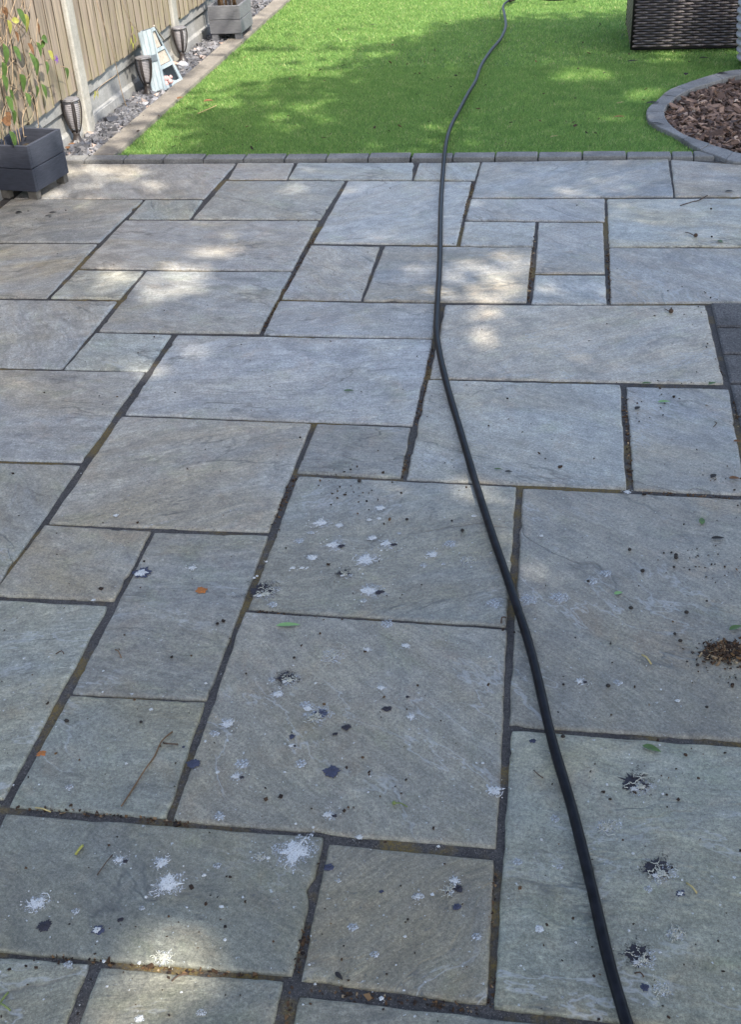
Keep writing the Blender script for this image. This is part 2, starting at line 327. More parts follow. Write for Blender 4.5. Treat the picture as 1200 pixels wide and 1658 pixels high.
def mat_halo(name, col, lo, hi):
    t = NT(name); a = t.noise(t.coords('Object'), 330, 4, 0.8); m = t.out(col, 0.9, 0.2); tr = t.new('ShaderNodeBsdfTransparent'); mx = t.new('ShaderNodeMixShader')
    t.link(t.ramp(a, [(lo, 0.0), (hi, 1.0)]), mx.inputs[0]); t.link(tr.outputs[0], mx.inputs[1]); t.link(t.bsdf.outputs[0], mx.inputs[2]); t.link(mx.outputs[0], t.n['Material Output'].inputs[0]); return m
M['halo_white'] = mat_halo('spattered_white_dropping', (0.46, 0.48, 0.49), 0.50, 0.60); M['halo_dark'] = mat_halo('spattered_dark_dropping', (0.05, 0.045, 0.045), 0.50, 0.62)
M['cream'] = mat_simple('cream_dropping', (0.42, 0.42, 0.34), 0.3, 160, 0.85, 0.25)
M['white'] = mat_halo('patchy_white_dropping', (0.46, 0.465, 0.45), 0.36, 0.46); M['chalk'] = mat_halo('patchy_faded_dropping', (0.38, 0.40, 0.41), 0.40, 0.62); M['cream'] = mat_halo('patchy_cream_dropping', (0.40, 0.395, 0.33), 0.38, 0.46)
M['black'] = mat_simple('black_dropping', (0.022, 0.020, 0.026), 0.45, 200, 0.7, 0.35)
M['navy'] = mat_simple('dark_violet_dropping', (0.040, 0.044, 0.070), 0.25, 160, 0.75, 0.3)
M['rust'] = mat_grit('rust_stain', (0.40, 0.13, 0.03), (0.26, 0.11, 0.04), (0.45, 0.20, 0.06), sc=1.0)
M['twig'] = mat_simple('dead_twig', (0.07, 0.045, 0.03), 0.3, 60, 0.8, 0.2)
M['straw'] = mat_simple('dry_straw', (0.34, 0.27, 0.12), 0.3, 60, 0.8, 0.2)

# ------------------------------------------------------------------ ground
def sheet(name, x0, x1, y0, y1, z, mat, nx=1, ny=1, kind='structure'):
    mb = MB(); mb.add([(x0, y0, z), (x1, y0, z), (x1, y1, z), (x0, y1, z)], [(0, 1, 2, 3)]); o = mb.build(name, mat); o['kind'] = kind; return o
sheet('ground', -600, 600, -600, 600, -0.075, M['far_ground'])
patio = empty('pavement'); tag(patio, kind='structure')
mb = MB(); mb.box((-0.1, 2.1, -0.0315), (4.96, 6.50, 0.05)); mb.build('mortar_bed', M['mortar'], patio)

# ------------------------------------------------------------------ the slabs (corners read in the picture, laid on the ground)
SL = {1:[(60,265),(381,264),(329,321),(20,322)],2:[(386,263),(475,263),(463,290),(370,290)],3:[(483,263),(669,263),(666,291),(467,290)],4:[(680,263),(777,262),(768,291),(671,291)],5:[(781,262),(1082,257),(1090,318),(765,320)],6:[(1088,258),(1200,257),(1200,319),(1095,318)],
7:[(22,322),(230,323),(158,392),(-60,392)],8:[(236,323),(327,323),(305,354),(208,354)],9:[(367,292),(557,292),(517,355),(313,354)],10:[(565,292),(763,293),(738,396),(508,393)],11:[(764,322),(979,321),(979,358),(755,356)],12:[(754,358),(867,359),(862,399),(747,397)],13:[(874,359),(976,360),(979,442),(868,442)],14:[(985,321),(1200,320),(1200,398),(988,399)],15:[(988,401),(1200,401),(1200,486),(991,491)],
16:[(0,394),(156,394),(73,482),(0,483)],17:[(203,356),(515,357),(471,438),(129,434)],18:[(127,437),(231,438),(191,484),(82,482)],19:[(238,438),(471,440),(418,539),(160,536)],20:[(505,396),(614,398),(583,486),(457,483)],21:[(624,398),(861,400),(852,489),(589,487)],22:[(868,444),(980,445),(982,492),(862,491)],23:[(453,487),(705,491),(700,547),(427,541)],24:[(722,493),(1142,494),(1172,621),(697,611)],
25:[(0,485),(188,487),(99,596),(0,596)],26:[(155,538),(276,541),(236,600),(104,597)],27:[(287,542),(700,549),(667,688),(202,670)],28:[(0,599),(233,602),(130,747),(0,744)],29:[(197,673),(503,685),(434,860),(78,846)],30:[(514,686),(664,692),(648,773),(482,764)],31:[(694,614),(1004,622),(1014,790),(659,775)],32:[(1016,625),(1180,629),(1208,800),(1028,792)],
33:[(0,748),(128,752),(0,922),(0,922)],34:[(72,850),(243,860),(183,971),(-12,962)],35:[(250,861),(433,866),(333,1132),(117,1121)],36:[(483,770),(836,788),(819,1013),(402,984)],37:[(848,790),(1200,808),(1200,1206),(826,1172)],38:[(0,971),(172,981),(3,1295),(0,1295)],39:[(113,1126),(330,1137),(268,1322),(15,1304)],40:[(397,990),(821,1019),(803,1371),(280,1326)],41:[(830,1183),(1200,1215),(1200,1690),(801,1630)],42:[(8,1318),(523,1356),(472,1577),(-80,1532)],43:[(533,1366),(799,1392),(787,1623),(489,1585)],44:[(0,1551),(142,1560),(115,1658),(0,1658)],45:[(163,1566),(457,1588),(445,1658),(129,1658)],46:[(485,1613),(965,1665),(965,1700),(475,1658)]}
OV = {1:{0:(-2.49,5.35),3:(-2.49,4.82)},6:{1:(1.10,5.20),2:(1.09,4.85)},7:{0:(-2.49,4.81),3:(-2.49,4.265)},14:{1:(1.09,4.83),2:(1.09,4.275)},15:{1:(1.09,4.255),2:(1.09,3.765)},
16:{0:(-2.46,4.25),3:(-2.46,3.69)},25:{0:(-2.17,3.675),3:(-2.17,3.125)},28:{0:(-1.88,3.11),3:(-1.88,2.55)},33:{0:(-1.88,2.535),2:(-1.30,1.965),3:(-1.88,1.965)},37:{1:(0.525,2.50),2:(0.53,1.64)},
38:{0:(-1.57,1.93),3:(-1.57,1.345),2:(-1.0,1.345)},41:{1:(0.545,1.62),2:(0.55,1.02)},44:{0:(-0.98,1.01),2:(-0.705,0.73),3:(-0.98,0.73)},45:{2:(-0.38,0.73),3:(-0.685,0.73)},46:{1:(0.53,1.0),2:(0.53,0.42),3:(-0.35,0.42)}}
quads = []
for k, q in SL.items():
    c = [G(*p) for p in q]
    for i, v in OV.get(k, {}).items(): c[i] = np.array(v)
    quads.append(np.array(c))
def bb(q): return q[:, 0].min(), q[:, 0].max(), q[:, 1].min(), q[:, 1].max()
boxes = [bb(q) for q in quads] + [(0.50, 1.25, 2.56, 3.74)]
cnt = 0; GX0, GX1, GY0, GY1 = -2.47, 1.95, -0.30, 5.33
def hit(x0, x1, y0, y1): return any(x0 < c[1] and x1 > c[0] and y0 < c[3] and y1 > c[2] for c in boxes)
y = GY1                                              # the slabs beside and behind those in view: grown into whatever room is left
while y > GY0+.1:
    x = GX0
    while x < GX1-.08:
        if hit(x, x+.085, y-.085, y): x += .01; continue
        w = .085; wmax = random.choice((.575, .575, .87)); dmax = random.choice((.575, .575, .28))
        while w < wmax and x+w+.01 < GX1 and not hit(x, x+w+.01, y-.085, y): w += .01
        d = .085
        while d < dmax and y-d-.01 > GY0 and not hit(x, x+w, y-d-.01, y): d += .01
        g = .006; boxes.append((x-.001, x+w+.001, y-d-.001, y+.001)); j = lambda: random.uniform(-0.002, 0.002)
        if cnt < 54:
            quads.append(np.array([(x+g+j(), y-g+j()), (x+w-g+j(), y-g+j()), (x+w-g+j(), y-d+g+j()), (x+g+j(), y-d+g+j())])); cnt += 1
        x += w
    y -= .01
def make_slab(q, idx):
    c = q.mean(0); top = []; seed = idx*7.31
    far = min(1, max(0, (c[1]-2.3)/2.2)); q = q+np.sign(q-c)*np.array([.0016+.0016*far, .0016-.0050*far])
    for i in range(4):                                     # corners in order round the top; edges wander as hand-cut stone does
        a, b = q[i]-c, q[(i+1) % 4]-c; L = np.linalg.norm(b-a); n = max(4, int(L/0.014)); tdir = (b-a)/L; nrm = np.array([tdir[1], -tdir[0]])
        for k in range(n):
            s = k/n; e = min(s, 1-s)*L
            if e < 0.006 and k > 0: continue
            p = a + (b-a)*s; amp = 0.0020*min(1, e/0.03)
            w = mnoise.noise(Vector((s*L*14, seed+i*3.3, 0)))*amp*1.3 + mnoise.noise(Vector((s*L*70, seed+i*5.1, 4)))*amp*0.8
            chip = mnoise.noise(Vector((s*L*22, seed+i*2.7, 9)))
            if chip > 0.42: w -= (chip-0.42)*0.022*min(1, e/0.02)
            rr = 0.004 if k == 0 else 0
            top.append((p + nrm*w*(1 if np.dot(nrm, (a+b)/2) > 0 else -1)) * (1-rr))
    top = np.array(top); n = len(top); rad = np.linalg.norm(top, axis=1)[:, None]
    tilt = (random.uniform(-0.0025, 0.0025), random.uniform(-0.0025, 0.0025)); dz = random.uniform(-0.0012, 0.0012)
    mb = MB(); rings = [(0.0, -0.030), (0.0, -0.0055), (0.0022, -0.0018), (0.0060, -0.0002), (0.012, 0.0)]
    for inset, z in rings:
        r = top*(1-inset/rad)
        for x, y in r:
            wob = mnoise.noise(Vector((x*30+seed, y*30, 2)))*0.0009 if inset > 0.001 else 0
            mb.v.append((x, y, z + dz + x*tilt[0] + y*tilt[1] + wob))
    for j in range(len(rings)-1):
        for k in range(n):
            k2 = (k+1) % n; mb.f.append((j*n+k, j*n+k2, (j+1)*n+k2, (j+1)*n+k)[::-1]); mb.m.append(0)
    mb.f.append(tuple(range((len(rings)-1)*n, len(rings)*n))[::-1]); mb.m.append(0)
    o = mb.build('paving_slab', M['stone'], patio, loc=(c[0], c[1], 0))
    for p in o.data.polygons: p.use_smooth = len(p.vertices) == 4
    return o
for i, q in enumerate(quads): make_slab(q, i)

# dark setts beside the slabs
setts = empty('path'); tag(setts, kind='structure')
for r_ in range(6):
    for c_ in range(3):
        x = 0.545+c_*0.215+0.1; y = 3.735-r_*0.2-0.1
        mb = MB(); w, d = 0.203, 0.188
        mb.hexa([(x-w/2, y-d/2, -.03), (x+w/2, y-d/2, -.03), (x+w/2, y+d/2, -.03), (x-w/2, y+d/2, -.03)], [(x-w/2, y-d/2, -.003), (x+w/2, y-d/2, -.003), (x+w/2, y+d/2, -.003), (x-w/2, y+d/2, -.003)])
        wi, di = w-.012, d-.012
        mb.hexa([(x-w/2, y-d/2, -.0029), (x+w/2, y-d/2, -.0029), (x+w/2, y+d/2, -.0029), (x-w/2, y+d/2, -.0029)], [(x-wi/2, y-di/2, .002), (x+wi/2, y-di/2, .002), (x+wi/2, y+di/2, .002), (x-wi/2, y+di/2, .002)])
        mb.build('sett', M['sett'], setts)

# ------------------------------------------------------------------ kerbs
def block(mb, quad, z0, z1, bev=0.004):
    q = np.array(quad); c = q.mean(0); inn = c+(q-c)*(1-bev/np.linalg.norm(q-c, axis=1)[:, None]*1.4)
    P = lambda a, z: [(p[0], p[1], z) for p in a]
    vs = P(q, z0)+P(q, z1-bev)+P(inn, z1); f = []
    for j in (0, 4):
        for k in range(4): f.append((j+k, j+(k+1) % 4, j+4+(k+1) % 4, j+4+k))
    f.append((8, 9, 10, 11)); mb.add(vs, f)
k1 = empty('kerb'); tag(k1, kind='structure')
xs = [402, 467, 533, 600, 667, 735, 803, 872, 943, 1014, 1087, 1122]
xg = [float(G(x, 250)[0]) for x in xs]; dx = xg[1]-xg[0]
while xg[0] > -2.2: xg.insert(0, xg[0]-dx)
for a, b in zip(xg[:-1], xg[1:]):
    mb = MB(); g = 0.004 if abs(a-float(G(667, 250)[0])) > 0.02 else 0.010; j = random.uniform(-.002, .002)
    block(mb, [(a+g, 5.372+j), (b-.002, 5.372+j), (b-.002, 5.452), (a+g, 5.452)], -.05, .012+random.uniform(-.002, .002)); mb.build('kerb_block', M['kerb'], k1)
mb = MB(); block(mb, [(-2.53, 5.36), (xg[0]-.003, 5.37), (xg[0]-.003, 5.452), (-2.53, 5.448)], -.05, .010); mb.build('kerb_block', M['kerb'], k1)
mb = MB(); a = xg[-1]+.004; p, q = G(1158, 259), G(1133, 249)
block(mb, [(a, 5.372), (p[0], 5.372), (q[0], 5.452), (a, 5.452)], -.05, .0115); mb.build('kerb_block', M['kerb'], k1)
# long worn strip between lawn and slate
k2 = empty('kerb'); tag(k2, kind='structure'); y = 5.457
while y < 12.5:
    l = 0.92; mb = MB(); block(mb, [(-2.335, y), (-2.215, y), (-2.215, y+l-.004), (-2.335, y+l-.004)], -.05, .014+random.uniform(-.001, .001)); mb.build('kerb_length', M['kerb_tan'], k2); y += l
# curved kerb round the bark bed
outp = [(1300,262),(1200,267),(1165,257),(1130,244),(1093,222),(1068,210),(1052,200),(1047,187),(1050,178),(1062,167),(1082,150),(1107,140),(1142,128),(1173,120),(1200,116),(1290,108)]
inp_ = [(1300,256),(1200,252),(1187,248),(1157,239),(1113,224),(1093,212),(1080,198),(1076,187),(1078,178),(1086,168),(1102,156),(1122,147),(1147,139),(1176,130),(1200,125),(1290,118)]
O2 = smooth_path([G(*p) for p in outp], 0.02); I2 = smooth_path([G(*p) for p in inp_], 0.02)
def resamp(P, n):
    d = np.r_[0, np.cumsum(np.linalg.norm(np.diff(P, axis=0), axis=1))]; s = np.linspace(0, d[-1], n); return np.c_[np.interp(s, d, P[:, 0]), np.interp(s, d, P[:, 1])]
O2, I2 = resamp(O2, 61), resamp(I2, 61)
k3 = empty('kerb'); tag(k3, kind='structure')
for b in range(15):
    i0, i1 = b*4, b*4+4; top = .013+random.uniform(-.002, .002); mb = MB()
    sub = [(O2[i], I2[i]) for i in range(i0, i1+1)]; t0 = (O2[i1]-O2[i0]); t0 /= np.linalg.norm(t0)
    pts_o = [s[0] for s in sub]; pts_i = [s[1] for s in sub]
    pts_o[0] = pts_o[0]+t0*.0015; pts_i[0] = pts_i[0]+t0*.0015; pts_o[-1] = pts_o[-1]-t0*.0015; pts_i[-1] = pts_i[-1]-t0*.0015
    n = len(sub); vs = []; bv = .004
    for o_, i_ in zip(pts_o, pts_i):
        w = (i_-o_)/np.linalg.norm(i_-o_)
        vs += [(*o_, -.06), (*o_, top-bv), (*(o_+w*bv), top), (*(i_-w*bv), top), (*i_, top-bv), (*i_, -.06)]
    fs = [(k*6+j, (k+1)*6+j, (k+1)*6+j+1, k*6+j+1) for k in range(n-1) for j in range(5)]
    fs += [tuple(range(6)), tuple((n-1)*6+j for j in range(5, -1, -1))]
    mb.add(vs, fs); mb.build('kerb_block', M['kerb'], k3)
bed_poly = np.vstack([I2, [[2.6, I2[-1][1]+0.3], [2.6, I2[0][1]-0.05]]])
outer_poly = np.vstack([O2, [[2.6, O2[-1][1]+0.3], [2.6, O2[0][1]-0.05]]])
def inside(P, poly):
    x, y = P[:, 0], P[:, 1]; r = np.zeros(len(P), bool); j = len(poly)-1
    for i in range(len(poly)):
        xi, yi = poly[i]; xj, yj = poly[j]
        if yj != yi: r ^= ((yi > y) != (yj > y)) & (x < (xj-xi)*(y-yi)/(yj-yi)+xi)
        j = i
    return r
mb = MB(); mb.add([(p[0], p[1], -.045) for p in bed_poly], [tuple(range(len(bed_poly)))]); o = mb.build('ground', M['soil']); o['kind'] = 'structure'

# ------------------------------------------------------------------ lawn
i_ = int(np.argmax(O2[:, 1] > 5.456)); mb = MB(); lp_ = [(-2.213, 5.454), (O2[i_][0]-.01, 5.454)]+[tuple(p) for p in O2[i_:]]+[(4.2, O2[-1][1]+.1), (4.2, 13), (-2.213, 13)]
mb.add([(p[0], p[1], -.012) for p in lp_], [tuple(range(len(lp_)))]); o = mb.build('lawn', M['lawn']); o['kind'] = 'structure'
def blades(n, x0, x1, y0, y1, h, w):
    P = np.c_[rng.uniform(x0, x1, n), rng.uniform(y0, y1, n)]
    P = P[~inside(P, outer_poly)]; P = P[~((P[:, 0] > 0.46) & (P[:, 0] < 1.9) & (P[:, 1] > 7.66) & (P[:, 1] < 8.3))]
    n = len(P); a = rng.uniform(0, 2*np.pi, n); hh = h*rng.uniform(0.6, 1.15, n); ww = w*rng.uniform(0.7, 1.3, n)
    lean = rng.uniform(0.2, 0.9, n)*hh; la = rng.normal(-1.2, 1.3, n)
    nx_, ny_ = np.cos(a)*ww/2, np.sin(a)*ww/2; z = np.full(n, -0.012)
    V = np.stack([np.c_[P[:, 0]-nx_, P[:, 1]-ny_, z], np.c_[P[:, 0]+nx_, P[:, 1]+ny_, z], np.c_[P[:, 0]+np.cos(la)*lean, P[:, 1]+np.sin(la)*lean, z+hh]], 1)
    tone = np.clip(rng.beta(2.2, 2.6, n), 0, 0.9); tone = np.where(rng.random(n) < 0.05, rng.uniform(0.9, 1.0, n), tone)
    tuft = np.array([mnoise.noise(Vector((p[0]*9, p[1]*9, 0))) for p in P])*0.18
    return V, np.clip(tone+tuft, 0, 1)
sets = [blades(210000, -2.22, 1.35, 5.45, 7.3, .016, .0038), blades(6000, -2.21, 0.62, 5.440, 5.475, .027, .004), blades(120000, -2.22, 1.6, 7.3, 9.9, .017, .0055), blades(40000, -2.22, 4.2, 9.9, 13, .032, .012), blades(30000, 1.35, 4.2, 5.45, 9.9, .030, .010)]
V = np.vstack([s[0].reshape(-1, 3) for s in sets]); tn = np.concatenate([s[1] for s in sets])
o = big_mesh('grass', V, np.arange(len(V)).reshape(-1, 3), M['grass'], tn); tag(o, 'short bright green artificial grass of the lawn', 'grass', kind='stuff')

# ------------------------------------------------------------------ loose stuff: chips
def chips(n_or_P, size, flat, tilt, zfun, tonefun, ratio=(1, 1)):
    P = n_or_P; n = len(P); a = rng.uniform(0, 2*np.pi, n); sx = size*rng.lognormal(0, 0.35, n); sy = sx*rng.uniform(*ratio, n); sz = sx*rng.uniform(flat*0.6, flat*1.4, n)
    base = np.array([(-1, -1, -1), (1, -1, -1), (1, 1, -1), (-1, 1, -1), (-1, -1, 1), (1, -1, 1), (1, 1, 1), (-1, 1, 1)], float)*0.5
    V = base[None]*np.stack([sx, sy, sz], 1)[:, None]; V += rng.normal(0, 0.13, V.shape)*np.stack([sx, sy, sz*.6], 1)[:, None]
    t1, t2 = rng.normal(0, tilt, n), rng.normal(0, tilt, n)
    y, z = V[..., 1].copy(), V[..., 2].copy(); V[..., 1] = y*np.cos(t1)[:, None]-z*np.sin(t1)[:, None]; V[..., 2] = y*np.sin(t1)[:, None]+z*np.cos(t1)[:, None]
    x, z = V[..., 0].copy(), V[..., 2].copy(); V[..., 0] = x*np.cos(t2)[:, None]+z*np.sin(t2)[:, None]; V[..., 2] = -x*np.sin(t2)[:, None]+z*np.cos(t2)[:, None]
    x, y = V[..., 0].copy(), V[..., 1].copy(); V[..., 0] = x*np.cos(a)[:, None]-y*np.sin(a)[:, None]; V[..., 1] = x*np.sin(a)[:, None]+y*np.cos(a)[:, None]
    V[..., 0] += P[:, 0][:, None]; V[..., 1] += P[:, 1][:, None]; V[..., 2] += zfun(P)[:, None]
    F = np.array([(3, 2, 1, 0), (4, 5, 6, 7), (0, 1, 5, 4), (1, 2, 6, 5), (2, 3, 7, 6), (3, 0, 4, 7)])
    F = (F[None]+(np.arange(n)*8)[:, None, None]).reshape(-1, 4)
    return V.reshape(-1, 3), F, np.repeat(tonefun(n), 6)
P = np.c_[rng.uniform(0.3, 2.5, 14000), rng.uniform(5.3, 7.4, 14000)]; P = P[inside(P, bed_poly)]
V, F, tn = chips(P, .034, .16, .35, lambda P: rng.uniform(-.035, -.004, len(P)), lambda n: rng.beta(1.3, 1.9, n), (0.22, 0.5))
tag(big_mesh('bark_chips', V, F, M['bark'], tn), 'layer of brown bark chips filling the curved bed', 'bark chips', kind='stuff')
P = np.c_[rng.uniform(-2.53, -2.345, 10000), rng.uniform(5.46, 12.4, 10000)]; P = P[P[:, 1] < 5.46+rng.random(len(P))**1.0*7]
V, F, tn = chips(P, .024, .35, .4, lambda P: rng.uniform(-.022, .004, len(P)), lambda n: rng.beta(1.8, 2.0, n), (0.45, 0.9))
tag(big_mesh('slate_chippings', V, F, M['chips'], tn), 'grey slate chippings strewn along the foot of the fence', 'chippings', kind='stuff')
sheet('ground', -2.6, -2.337, 5.454, 12.5, -0.030, M['soil'])
# crumbs and grit lying about on the slabs and in the open joints
pts = []; 
for _ in range(420):
    px, py = random.uniform(-40, 1240), 270+1390*random.random()**0.8; pts.append(G(px, py))
for cx, cy, n in ((1170, 1075, 60), (1150, 905, 40), (1120, 470, 25), (1080, 650, 30), (560, 785, 40), (700, 640, 10), (1030, 1270, 20), (80, 345, 16), (1180, 770, 30)):
    for _ in range(n): pts.append(G(cx+random.gauss(0, 38), cy+random.gauss(0, 22)))
P = np.array(pts); V, F, tn = chips(P, .0032, .5, .3, lambda P: np.full(len(P), .0012), lambda n: rng.beta(1.0, 3.0, n), (0.4, 1))
V2 = [V]; F2 = [F]; T2 = [tn]; off = len(V)
joint = [((500,1500),(478,1570)),((498,1490),(485,1545)),((693,615),(672,685)),((660,735),(652,770)),((865,380),(856,488)),((478,770),(440,850)),((513,375),(425,535)),((1012,640),(1022,780)),((30,1306),(250,1322)),((400,987),(520,1000)),((1190,650),(1200,690)),((1040,795),(1190,806)),((800,1580),(792,1625)),((470,1600),(460,1658)),((240,1325),(300,1332)),((80,1545),(420,1580)),((500,1600),(780,1632)),((800,1400),(795,1500)),((735,395),(768,292)),((1140,560),(1175,610)),((985,400),(990,490)),((700,560),(690,610))]
pts = []
for (a, b) in joint:
    A, B = G(*a), G(*b); L = np.linalg.norm(B-A)
    for _ in range(int(L*260)): s = random.random(); pts.append(A+(B-A)*s+np.array([random.gauss(0, .004), random.gauss(0, .004)]))
P = np.array(pts); V, F, tn = chips(P, .0042, .25, .5, lambda P: rng.uniform(-.007, -.001, len(P)), lambda n: rng.beta(1.5, 1.8, n), (0.3, 1))
V2.append(V); F2.append(F+off); T2.append(tn); off += len(V)
cx, cy = 1170, 1056
P = np.array([G(cx+random.gauss(0, 20)+random.random()*14, cy+random.gauss(0, 8)) for _ in range(420)])
V, F, tn = chips(P, .0075, .22, .5, lambda P: rng.uniform(.0005, .005, len(P)), lambda n: rng.beta(1.2, 1.3, n), (0.15, .45))
V2.append(V); F2.append(F+off); T2.append(tn)
tag(big_mesh('debris', np.vstack(V2), np.vstack(F2), M['litter'], np.concatenate(T2)), 'brown leaf crumbs and grit on the slabs and in their joints', 'debris', kind='stuff')
# pale grit
P = np.array([G(random.uniform(-20, 1220), 700+960*random.random()**0.8) for _ in range(190)])
V, F, tn = chips(P, .0026, .25, .05, lambda P: np.full(len(P), .0009), lambda n: rng.uniform(0.9, 1, n), (0.4, 1))
tag(big_mesh('dropping_specks_debris', V, F, M['white']), 'tiny white specks spattered over the slabs', 'specks', kind='stuff')
# dark crumbs on the lawn
P = np.array([G(random.uniform(200, 1180), random.uniform(20, 245)) for _ in range(170)]); P = P[~inside(P, outer_poly)]
V, F, tn = chips(P, .011, .12, .4, lambda P: np.full(len(P), .018), lambda n: rng.beta(1.0, 2.2, n), (0.2, .7))
tag(big_mesh('leaf_debris', V, F, M['litter'], tn), 'small dark leaf bits scattered over the lawn', 'debris', kind='stuff')

# ------------------------------------------------------------------ fence
fence = empty('garden_fence', (-2.56, 5.93, 0)); tag(fence, 'weathered wooden board fence with concrete posts and gravel boards along the lawn', 'fence')
FX = 0.0; posts = [-2.51-1.68, -2.51, -0.83+0.0, 0.0, 1.70, 3.40, 5.10, 6.80]
py_ = [-3.40, -1.70, 0.0, 1.69, 3.38, 5.07, 6.76]
for i, y in enumerate(py_):
    mb = MB(); s = .05; b = .008; z1 = 1.85
    prof = [(-s, -s+b), (-s+b, -s), (s-b, -s), (s, -s+b), (s, s-b), (s-b, s), (-s+b, s), (-s, s-b)]
    vs = [(x, y+yy, -.2) for x, yy in prof]+[(x, y+yy, z1) for x, yy in prof]
    mb.add(vs, [(k, (k+1) % 8, 8+(k+1) % 8, 8+k) for k in range(8)]+[tuple(range(8, 16))]); mb.build('fence_post', M['concrete'], fence)
for y0, y1 in zip(py_[:-1], py_[1:]):
    a, b = y0+.052, y1-.052
    # gravel board: frame standing proud of a recessed middle
    mb = MB(); prof = [(-.03, -.1), (.020, -.1), (.020, .045), (.006, .062), (.006, .150), (.020, .165), (.020, .238), (-.03, .238)]
    vs = [(x-.005, a, z) for x, z in prof]+[(x-.005, b, z) for x, z in prof]; n = len(prof)
    mb.add(vs, [(k, (k+1) % n, n+(k+1) % n, n+k)[::-1] for k in range(n)]+[tuple(range(n)), tuple(range(2*n-1, n-1, -1))])
    mb.build('gravel_board', M['gravel_board'], fence)
    V = []; F = []; T = []; y = a; k = 0
    while y < b-.02:
        w = random.uniform(.098, .112); yb = min(y+w, b); zb = .232+random.uniform(-.008, .006); th0, th1 = .006, .016; x = .018
        vs = [(x, y, zb), (x+th1, y, zb), (x+.004+th0, yb+.012, zb+random.uniform(-.003, .003)), (x-.004, yb+.012, zb)]
        vs = [(p[0], min(p[1], b), p[2]) for p in vs]
        b0 = len(V); V += vs+[(p[0], p[1], 1.78) for p in vs]
        F += [(b0+3, b0+2, b0+1, b0), (b0+4, b0+5, b0+6, b0+7), (b0, b0+1, b0+5, b0+4), (b0+1, b0+2, b0+6, b0+5), (b0+2, b0+3, b0+7, b0+6), (b0+3, b0, b0+4, b0+7)]
        tv = random.uniform(.1, 1); T += [tv, tv, 0.0, tv, 0.0, tv]; y = yb  # edge faces toned dark: shadow lines between boards put into the colour
    o = big_mesh('fence_panel', np.array(V), np.array(F), M['fence'], np.array(T), fence)
    mb = MB(); mb.box((.026, (a+b)/2, 1.80), (.05, b-a, .03)); mb.build('capping_rail', M['concrete'], fence)

# ------------------------------------------------------------------ planters
def planter(name, corner, rz, w, d, h, foot, mat, label, soil_z=.6):
    t = empty(name, (corner[0], corner[1], 0), rz); tag(t, label, 'planter', 'wooden planters by the fence')
    th = .016; hb = (h-foot)/2
    for k in range(2):
        z = foot+hb*(k+.5); g = .003
        for (c, dm) in (((-w/2, th/2, z), (w, th, hb-g)), ((-w/2, d-th/2, z), (w, th, hb-g)), ((-th/2, d/2, z), (th, d-2*th-.001, hb-g)), ((-w+th/2, d/2, z), (th, d-2*th-.001, hb-g))):
            mb = MB(); mb.box(c, dm); o = mb.build('side_plank', mat, t)
            bv = o.modifiers.new('b', 'BEVEL'); bv.width = .0025; bv.segments = 2
    mb = MB(); mb.box((-w/2, d/2, foot+.02), (w-2*th-.001, d-2*th-.001, .012)); mb.box((-w/2, d/2, (foot+h)/2), (w-2*th-.006, .004, .01)); mb.build('floor_board', M['foot'], t)
    mb = MB(); mb.box((-w/2, d/2, foot+h*soil_z/2), (w-2*th-.004, d-2*th-.004, h*soil_z-.02)); mb.build('soil', M['soil'], t)
    for x in (-w+.03, -.03):
        for y in (.024, d-.024):
            mb = MB(); mb.box((x, y, foot/2-.001), (.044, .036, foot)); mb.build('foot', mat if mat is M['planter_far'] else M['foot'], t)
    return t
planter('wooden_planter', (-2.352, 4.785), R(-9), .21, .29, .248, .038, M['planter'], 'dark blue-grey slatted wooden planter standing on the patio corner with a climber in it')
planter('wooden_planter', (-2.222, 8.15), 0, .228, .33, .235, .050, M['planter_far'], 'faded grey wooden planter standing on the slate chippings at the far end')

# ------------------------------------------------------------------ solar torches
def torch(px, py, top_z, label, rz):
    g = G(px, py); t = empty('garden_torch', (g[0], g[1], 0), rz); tag(t, label, 'garden torch', 'solar torches by the fence')
    H = top_z; z = lambda f: f*H
    prof = [(.020, z(.26)), (.030, z(.36)), (.041, z(.52)), (.048, z(.70)), (.050, z(.84)), (.047, z(.95)), (.044, z(.985))]
    P = smooth_path([(a, b) for a, b in prof], .004)
    def rad(zz): return float(np.interp(zz, P[:, 1], P[:, 0]))
    mb = MB()
    for k in range(5):
        a = 2*math.pi*k/5
        for s in (-1, 1): mb.tube([(rad(q)*math.cos(a+s*.11*(1-abs(2*(q/H)-1.25)*.3)), rad(q)*math.sin(a+s*.11), q) for q in np.linspace(z(.26), z(.985), 14)], .0036, 6)
    for q in np.linspace(z(.28), z(.98), 18):
        r = rad(q)-.002; mb.tube([(r*math.cos(2*math.pi*k/24), r*math.sin(2*math.pi*k/24), q) for k in range(25)], .0009 if q < z(.9) else .0025, 4, cap=False)
    mb.build('cage', M['torch'], t, True)
    mb = MB(); mb.lathe([(rad(q)*.82, q) for q in np.linspace(z(.34), z(.93), 14)], n=20); mb.build('diffuser', M['diffuser'], t, True)
    mb = MB(); mb.lathe([(0, z(1.0)), (.030, z(1.0)), (.046, z(.985)), (.050, z(.955)), (.044, z(.94)), (0, z(.94))][::-1], n=28); mb.build('cap', M['solar'], t, True)
    mb = MB(); mb.lathe([(.010, -.03), (.034, -.005), (.036, .004), (.026, .014), (.0185, z(.16)), (.017, z(.20)), (.0215, z(.27)), (.0, z(.275))][::1], n=20); mb.build('stem', M['torch'], t, True)
torch(126, 232, .232, 'dark slatted solar torch beside the near planter and first concrete post', .3)
torch(240, 152, .215, 'dark slatted solar torch directly in front of the pale blue ornament', .9)
torch(296, 99, .215, 'dark slatted solar torch between the pale blue ornament and the far grey planter', 1.6)

